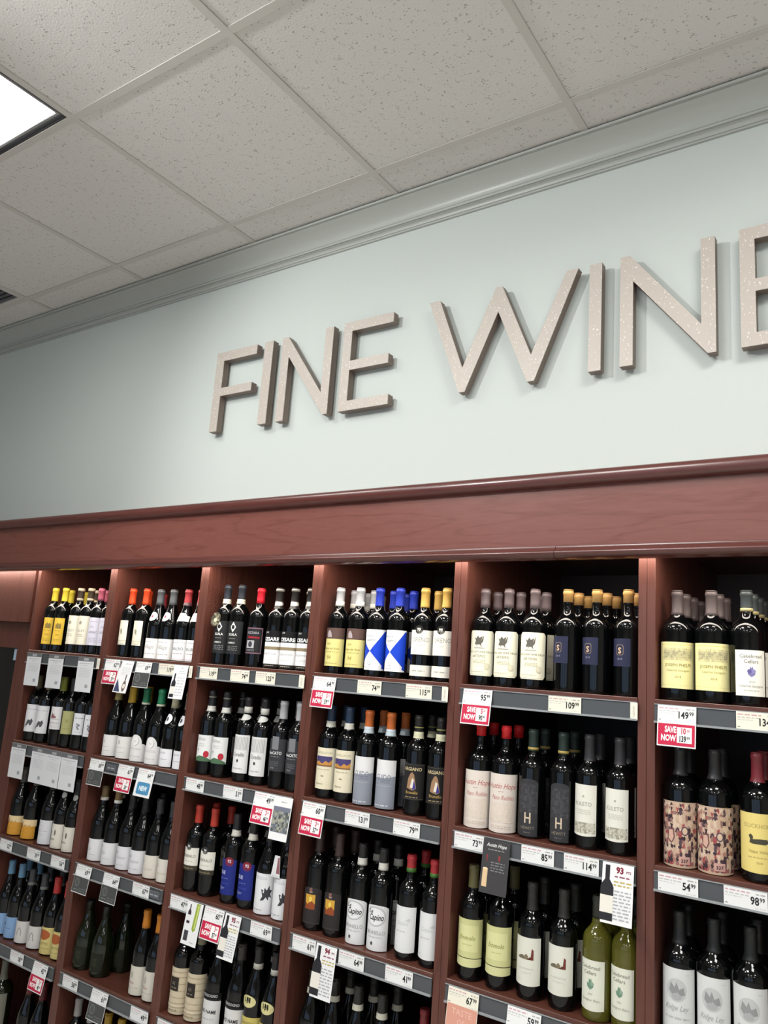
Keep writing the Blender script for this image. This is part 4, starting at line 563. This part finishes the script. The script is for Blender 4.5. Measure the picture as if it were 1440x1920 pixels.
TAGS=[(1, 1, 'w', 0.059, 0.18, -0.156), (1, 1, 'w', 0.23, 0.348, -0.155), (1, 1, 'w', 0.45, 0.56, -0.155), (1, 1, 'e', 0.576, 0.595, None), (1, 2, 's', 0.636, 0.737, None, '62', '99', '3', '00', '59', '99'), (1, 2, 'p', 0.74, 0.823, -0.143, 'tilt'), (1, 2, 'b', 0.836, 0.932, None, '69', '99'), (1, 2, 'c', 0.972, 1.064, None, '119', '99'), (1, 2, 'q', 1.067, 1.146, -0.141), (1, 2, 'e', 1.148, 1.166, None), (1, 3, 'c', 1.208, 1.306, None, '119', '99'), (1, 3, 'c', 1.371, 1.469, None, '74', '99'), (1, 3, 'c', 1.497, 1.59, None, '125', '99'), (1, 3, 'e', 1.701, 1.725, None), (1, 4, 's', 1.768, 1.861, None, '64', '99', '5', '00', '59', '99'), (1, 4, 'c', 1.951, 2.045, None, '74', '99'), (1, 4, 'c', 2.139, 2.232, None, '115', '99'), (1, 4, 'e', 2.269, 2.29, None), (1, 5, 's', 2.344, 2.439, None, '95', '99', '5', '00', '90', '99'), (1, 5, 'c', 2.612, 2.707, None, '109', '99'), (1, 5, 'e', 2.84, 2.859, None), (1, 6, 's', 2.911, 3.007, None, '149', '99', '10', '00', '139', '99'), (1, 6, 'c', 3.098, 3.185, None, '134', '99'), (2, 1, 'w', 0.049, 0.169, -0.157), (2, 1, 'w', 0.213, 0.321, -0.158), (2, 1, 'w', 0.322, 0.43, -0.16), (2, 1, 'w', 0.434, 0.556, -0.16), (2, 2, 'b', 0.627, 0.724, None, '69', '99'), (2, 2, 'g', 0.733, 0.798, None), (2, 2, 's', 0.81, 0.903, None, '61', '99', '3', '00', '58', '99'), (2, 2, 'n', 0.933, 1.02, None, '64', '99'), (2, 3, 'c', 1.203, 1.3, None, '48', '99'), (2, 3, 'c', 1.397, 1.491, None, '51', '99'), (2, 3, 's', 1.551, 1.641, None, '49', '99', '3', '00', '46', '99'), (2, 3, 'v', 1.645, 1.725, -0.149), (2, 4, 's', 1.767, 1.864, None, '60', '99', '3', '00', '57', '99'), (2, 4, 'c', 1.941, 2.035, None, '131', '99'), (2, 4, 'c', 2.125, 2.219, None, '79', '99'), (2, 5, 'c', 2.337, 2.431, None, '73', '99'), (2, 5, 'c', 2.546, 2.64, None, '85', '99'), (2, 5, 'c', 2.668, 2.761, None, '114', '99'), (2, 5, 'a', 2.433, 2.515, -0.153), (2, 5, 'm', 2.774, 2.854, -0.154, '93'), (2, 6, 'c', 2.912, 3.005, None, '54', '99'), (2, 6, 'c', 3.064, 3.155, None, '98', '99'), (3, 1, 'c', 0.073, 0.17, None, '52', '99'), (3, 1, 'c', 0.283, 0.374, None, '59', '99'), (3, 1, 'c', 0.457, 0.547, None, '56', '99'), (3, 2, 'b', 0.635, 0.727, None, '69', '99'), (3, 2, 'b', 0.807, 0.901, None, '64', '99'), (3, 2, 'c', 0.98, 1.068, None, '67', '99'), (3, 2, 'g', 1.074, 1.134, None), (3, 3, 'c', 1.192, 1.281, None, '47', '99'), (3, 3, 'k', 1.289, 1.364, -0.148), (3, 3, 's', 1.371, 1.456, None, '60', '99', '3', '00', '57', '99'), (3, 3, 'c', 1.588, 1.68, None, '69', '99'), (3, 3, 'm', 1.473, 1.547, -0.149, '95'), (3, 4, 'c', 1.772, 1.865, None, '61', '99'), (3, 4, 'm', 1.872, 1.952, -0.16, '94'), (3, 4, 'c', 1.958, 2.051, None, '64', '99'), (3, 4, 'c', 2.13, 2.219, None, '41', '99'), (3, 5, 't', 2.343, 2.437, None, '67', '99'), (3, 5, 's', 2.523, 2.617, None, '59', '99', '4', '00', '55', '99'), (4, 1, 'c', 0.274, 0.36, None, '38', '99'), (4, 1, 's', 0.446, 0.536, None, '42', '99', '2', '00', '40', '99'), (4, 2, 'c', 0.642, 0.74, None, '58', '99'), (4, 2, 'b', 0.828, 0.925, None, '61', '99'), (4, 2, 'c', 1.052, 1.147, None, '49', '99'), (4, 3, 'c', 1.198, 1.278, None, '45', '99')]

cnt = {}
for (row, bay, kk, x) in FRONT:
    cnt.setdefault((row, bay), []).append(kk)
seen = {}
rg = random.Random(3)
for (row, bay, kk, x) in FRONT:
    L = cnt[(row, bay)]; i = seen.get((row, bay), 0)+1; seen[(row, bay)] = i
    same = [j+1 for j, q in enumerate(L) if q == kk]
    who = ''
    if len(same) > 1: who = (['left', 'right'] if len(same) == 2 else ['left', 'middle', 'right'] if len(same) == 3 else NTH[1:])[same.index(i)]+' one'
    lb = K[kk]['look']+(', '+who if who else '')+', '+SHN[row]+' shelf, '+ORD[bay]+' bay'
    y = YB; t = rg.uniform(-.05, .05)
    if kk == 'dkg': y = .06 if i < 3 else .146; x -= .008 if i < 3 else .106
    place_bottle(kk, x, y, ZS[row]+.0005, lb, 'front wine bottles of the '+SHN[row]+' shelf', t)
DP = {1: 'one', 2: 'two', 3: 'three'}
for (row, bay, kk, x, n, fi) in BACK:  # shelves two to four: many of these added to darken the interiors
    lb = K[kk]['short']+' '+DP[n]+' behind the '+NTH[fi]+' front bottle, '+SHN[row]+' shelf, '+ORD[bay]+' bay'
    place_bottle(kk, x, YB+(.0865 if kk == 'jph' else .085)*n, ZS[row]+.0005, lb, 'wine bottles standing behind the front ones', rg.uniform(-.3, .3))
# leather tag hanging from the first dark bottle
ht = FRONT[[i for i, f in enumerate(FRONT) if f[2] == 'scu'][0]]
hx = ht[3]-.016
def disc(s, t, l): return (s, -l*.0002, t)
t_ = link('hang_tag', printed('hangtag', [('e', 0, 0, 18, 28, '#4d4839'), ('n', -14, -22, 14, 22, 5, 7, ['#77725f', '#2f2c25', '#98937d', '#57523f']), ('p', [(-8, -2), (0, 8), (8, -2), (0, -14)], '#c6c2ad')], disc), None, (ht[3]-.004, YB-.046, ZS[1]+.170))
tag(t_, 'oval carved-look tag hanging on the dark-foil bottle, top shelf, third bay', 'tag')
t_.rotation_euler = (0, .25, .45)
cdm = bmesh.new(); box(cdm, -.0008, .0008, -.0008, .0008, .02, .058)
cdo = link('cord', tomesh(cdm, 'cord', paper('#6b6453')), t_); cdo.rotation_euler = (-.45, .1, 0)

# ------------------------------------------------------------------ price tags and cards
def flat(s, t, l): return (s, -.00006*l, t)
def card_base(W, H0, H1):
    def f(bm, ci):
        i = ci(EDGE); 
        v = [bm.verts.new(p) for p in ((0, 0, H0), (W, 0, H0), (W, 0, H1), (0, 0, H1), (0, .0007, H0), (W, .0007, H0), (W, .0007, H1), (0, .0007, H1))]
        for q in ((4, 7, 6, 5), (0, 1, 2, 3), (0, 4, 5, 1), (1, 5, 6, 2), (2, 6, 7, 3), (3, 7, 4, 0)): bm.faces.new([v[j] for j in q]).material_index = i
    return f
EDGE = '#d9d9d6'
CR = '#e3dfcf'; WT = '#e0e1e1'
def price_els(W, H, big, cents, bgc, pink=True):
    e = [('r', 0, -H, W, 0, bgc), ('l', 3, -9.5, W*.60, -2.5, 1, '#c79aa3' if pink else '#b3b0a8'), ('l', 3, -16, W*.58, -10, 1, '#b9b7b4'), ('l', 3, -21, W*.42, -16.5, 1, '#c3c1be'), ('l', W*.74, -10, W*.96, -3, 1, '#a9a7a4'), ('l', 3, -H+3, 9, -H+8, 1, '#8a8886'), ('l', W*.70, -H+2, W*.95, -H+7, 1, '#cfcdc9'),
         ('x', big, W*.81, -30, 24, '#262626', {'al': 'r', 'b': .025, 'sx': .78}), ('x', cents, W*.825, -22, 13, '#262626', {'al': 'l', 'b': .02, 'sx': .85})]
    return e
def bottle_pic(cx, y0, h, c='#26262b', lab='#d9d6cc'):
    w_ = h*.13
    return [('p', [(cx-w_, y0), (cx+w_, y0), (cx+w_, y0+h*.6), (cx+w_*.8, y0+h*.66), (cx+w_*.35, y0+h*.74), (cx+w_*.35, y0+h), (cx-w_*.35, y0+h), (cx-w_*.35, y0+h*.74), (cx-w_*.8, y0+h*.66), (cx-w_, y0+h*.6)], c), ('r', cx-w_, y0+h*.14, cx+w_, y0+h*.45, lab)]
for (row, bay, typ, x0, x1, zb, *tx) in TAGS:
    W = .0945*1000; yy = -.0105; zt = -.0125; H = 41
    rk = sorted([t[3] for t in TAGS if t[0] == row and t[1] == bay]).index(x0)+1
    loc_ = SHN[row]+' shelf rail, '+ORD[bay]+' bay'; loc2 = NTH[rk]+' on the '+SHN[row]+' rail, '+ORD[bay]+' bay'; nm = 'price_tag'; ct = 'price tag'; kids = []
    if typ in 'csnbt':
        bgc = CR if (row == 1 and typ == 'c') or typ in 't' else WT
        Hc = H if typ == 'c' else 101
        els = price_els(W, H, tx[0], tx[1], bgc, typ != 'b')
        els[0] = ('r', 0, -Hc, W, 0, bgc)
        pr_ = tx[0]+'.'+tx[1]
        if typ == 'c': lb = ('cream' if bgc == CR else 'white')+' price tag reading '+pr_+', '+loc2
        if typ == 's':
            lb = 'price tag reading '+pr_+' with red SAVE panel, '+loc2
            p = [('r', 2.5, -97.5, W-2.5, -45, '#b82445'), ('x', 'SAVE', W*.50, -66, 21, '#f6f2f2', {'al': 'r', 'b': .035, 'sx': .60}), ('x', 'NOW', W*.50, -87, 21, '#f6f2f2', {'al': 'r', 'b': .035, 'sx': .66}), ('r', W*.52, -90, W*.90, -52, '#ecebe9'),
                 ('x', tx[2], W*.75, -68, 20, '#b5304a', {'al': 'r', 'b': .04, 'sx': .66}), ('x', tx[3], W*.77, -63, 9, '#b5304a', {'al': 'l', 'b': .02, 'sx': .8}), ('x', tx[4], W*.76, -87, 20, '#2a2a2a', {'al': 'r', 'b': .04, 'sx': .60}), ('x', tx[5], W*.77, -81, 10, '#2a2a2a', {'al': 'l', 'b': .02, 'sx': .8})]
            kids.append(('sale_panel', p))
        if typ == 'n':
            lb = 'price tag with blue NEW panel, '+loc2
            kids.append(('new_panel', [('p', [(18, -92), (W-14, -92), (W-9, -87), (W-9, -53), (W-14, -48), (18, -48), (13, -53), (13, -87)], '#4a86ad'), ('x', 'NEW', W*.53, -78, 23, '#d5e2ea', {'b': .05, 'sx': .85})]))
        if typ == 'b':
            lb = 'price tag reading '+pr_+' with dark panel, '+loc2
            kids.append(('picture_panel', [('r', 1.5, -98, W-1.5, -42, '#4a4c4b'), ('e', 26, -64, 14, 16, '#6e706d'), ('e', 26, -64, 11, 13, '#525452'), ('l', 12, -92, 40, -84, 1, '#7d7f7c'), ('l', 46, -94, 84, -78, 2, '#6b6d6a')]))
        if typ == 't':
            lb = 'price tag reading '+pr_+' with salmon TASTE panel, '+loc2
            kids.append(('taste_panel', [('r', 1.5, -98, W-1.5, -40, '#cf9684'), ('x', 'TASTE', W*.5, -64, 22, '#dfb5a6', {'sx': 1.0}), ('x', 'OF', W*.5, -86, 18, '#dfb5a6')]))
    elif typ == 'e':
        W = (x1-x0)*1000; Hc = 44; nm = 'rail_label'; ct = 'label'; lb = 'narrow vertical paper label at the right end of the '+loc_
        els = [('r', 0, -Hc, W, 0, '#e2ddd0'), ('l', W*.35, -36, W*.65, -8, 8, '#9a968c')]
    elif typ == 'g':
        W = 56; Hc = 24; H = 24; zt = -.022; nm = 'rail_sticker'; ct = 'sticker'; lb = 'dark grey lettered sticker on the '+loc_
        els = [('r', 0, -24, W, 0, '#585b60'), ('l', 6, -18, 50, -6, 1, '#96989b')]
    elif typ == 'w':
        Hc = 146; W = (x1-x0)*1000; W = min(max(W, 106), 112); nm = 'info_card'; ct = 'card'; yy = -.0125
        q = [t for t in TAGS if t[0] == row and t[1] == bay and t[2] == 'w'].index((row, bay, typ, x0, x1, zb))
        lb = NTH[q+1]+' white printed info card from the left hanging on the '+loc_; yy -= .0009*q
        els = [('r', 0, -Hc, W, -17, '#d9dadd'), ('r', 0, -17, W, 0, '#68696c'), ('r', W*.36, -14, W*.66, -4, '#a3a4a6'), ('l', W*.12, -29, W*.88, -22, 1, '#a9aaad'), ('l', W*.36, -37, W*.64, -32, 1, '#b5b6b9'), ('l', W*.14, -84, W*.86, -44, 6, '#c6c7ca'), ('r', W*.62, -128, W*.80, -114, '#a9abb0'), ('l', W*.64, -127, W*.78, -116, 2, '#8d8f94')]
    else:
        W = (x1-x0)*1000; W = min(max(W, 74), 84); Hc = -zb*1000-12.5; nm = 'promo_card'; ct = 'card'; yy = -.0128
        els = [('r', 0, -Hc, W, 0, '#dedfe0')]
        if typ == 'm':
            lb = 'white card with '+tx[0]+' score and bottle picture hanging on the '+loc_
            els += bottle_pic(14, -Hc+6, Hc-12)+[('x', tx[0], W*.56, -22, 20, '#7a2438', {'b': .05, 'sx': .95}), ('x', 'PTS', W*.84, -20, 8, '#7a2438', {'b': .03}), ('l', W*.40, -34, W*.92, -26, 1, '#8a5060'), ('l', W*.38, -54, W*.94, -38, 2, '#b3a25c'), ('l', W*.38, -Hc+10, W*.94, -60, 9, '#a3a4a8')]
        if typ == 'p':
            lb = 'white card with navy triangle and tilted bottle hanging on the '+loc_
            els += [('p', [(3, -Hc+4), (42, -Hc+4), (12, -Hc+56)], '#3c4260'), ('e', W*.72, -Hc+28, 11, 22, '#6b5a50'), ('r', W*.72-3, -Hc+48, W*.72+3, -Hc+74, '#4a403c'), ('e', W*.72, -Hc+28, 8, 10, '#d9d0c4'), ('p', [(2, -4), (10, -4), (5, -34), (2, -28)], '#57484a'), ('l', W*.42, -16, W*.92, -8, 1, '#b5b5ba'), ('l', W*.26, -58, W*.9, -24, 5, '#c4c4c9')]
        if typ == 'q':
            lb = 'white card with dark bottle at its left edge on the '+loc_
            els += bottle_pic(15, -Hc+5, Hc-38)+[('e', W*.62, -12, 3, 3, '#a5a5a8'), ('l', W*.42, -34, W*.86, -20, 2, '#b9b9bd'), ('l', W*.40, -Hc+10, W*.9, -42, 7, '#c2c2c7')]
        if typ == 'v':
            lb = 'white card with vineyard photograph hanging on the '+loc_
            els += [('r', 3, -Hc+24, W-3, -32, '#6e7280'), ('n', 4, -Hc+26, W-4, -46, 8, 8, ['#5b6258', '#7d8078', '#4a4f52', '#8d8f86', '#646a74', '#9a9a8c']), ('l', W*.4, -20, W*.7, -12, 1, '#a9a9ad')]
        if typ == 'a':
            lb = 'black card with script heading and cork picture hanging on the '+loc_
            els = [('r', 0, -Hc, W, 0, '#3b3a3c'), ('x', 'Austin Hope', W*.5, -20, 13, '#c9c9c9', {'sh': .3, 'sx': .9, 'b': .02}), ('l', W*.2, -30, W*.8, -25, 1, '#8a8a8a'), ('r', 6, -Hc+16, 21, -Hc+62, '#cfb48e'), ('e', 13.5, -Hc+62, 7.5, 3, '#dcc6a5'), ('l', W*.35, -84, W*.86, -56, 4, '#77777a'), ('p', [(14, -42), (18, -42), (17, -60), (15, -60)], '#8a3038'), ('p', [(50, -40), (57, -42), (54, -56), (50, -52)], '#8a3a38')]
        if typ == 'k':
            lb = 'white card with bottle and green corkscrew hanging on the '+loc_
            els += bottle_pic(16, -Hc+66, 60, '#3a2c38', '#d9d9d9')+[('p', [(44, -2), (62, -2), (58, -84), (48, -92), (40, -84)], '#8fa340'), ('p', [(52, -6), (58, -6), (54, -80), (49, -82)], '#c3cf7a'), ('r', 8, -Hc+12, 28, -Hc+44, '#3d3d42'), ('l', 44, -Hc+8, 62, -Hc+14, 1, '#8a8a90')]
    EDGE = '#d3d3d0' if typ != 'a' else '#333335'
    me = printed('tag_%d_%d_%s_%d' % (row, bay, typ, int(x0*1000)), els, flat, base=card_base(W/1000, -Hc/1000, 0))
    o = link(nm, me, None, (x0, yy, ZS[row]+zt)); tag(o, lb, ct, {'price_tag': 'price tags on the shelf rails', 'promo_card': 'promotional cards hanging from the rails', 'info_card': 'white info cards of the leftmost bay'}.get(nm))
    if typ == 'w': o.rotation_euler = (0, rg.uniform(-.012, .012), 0)
    elif typ in 'sbnt' or nm == 'promo_card': o.rotation_euler = (-rg.uniform(.10, .19), rg.uniform(-.012, .012), 0)
    for kn, ke in kids:
        c = link(kn, printed(kn+str(x0)+str(row), ke, flat), o, (0, -.0006, 0))
# neck hanger card on the right lion bottle
nh = link('neck_hanger', printed('neck_hanger', [('p', [(-20, -58), (20, -58), (14, 10), (-8, 10)], '#d6d6d8'), ('p', [(2, -46), (18, -46), (13, 4), (6, 4)], '#8a5a60'), ('l', -16, -56, 14, -50, 1, '#b9b9bc')], flat), None, (FRONT[[i for i, f in enumerate(FRONT) if f[2] == 'lin'][1]][3]-.010, YB-.044, ZS[3]+.19))
tag(nh, 'small white and pink card hung on the right lion-label bottle, third bay', 'card')

# ceiling spotlight aimed at the sign, standing above and left of the camera's view
SP = Vector((1.25, -2.2, 1.70)); TG = Vector((2.5, .21, .62))
spot('sign_spot', SP, TG, SPOT_W, 98, .6, .035, (1, .99, .965))
ts = tag(link('ceiling_spotlight', None, None, (SP.x, SP.y, ZC)), 'small black ceiling spotlight aimed at the wall sign, beyond the frame', 'spotlight')
bm = bmesh.new(); bmesh.ops.create_cone(bm, cap_ends=True, segments=16, radius1=.045, radius2=.035, depth=.09)
d_ = (TG-SP).normalized(); mt_ = d_.to_track_quat('-Z', 'Y').to_matrix().to_4x4()
bmesh.ops.transform(bm, matrix=Matrix.Translation(SP-d_*.062-Vector((SP.x, SP.y, ZC))) @ mt_, verts=bm.verts)
link('lamp_head', tomesh(bm, 'lamp_head', BLACK), ts)
link('stem', bxm('stem', BLACK, -.008, .008, -.008, .008, -.15, 0), ts)
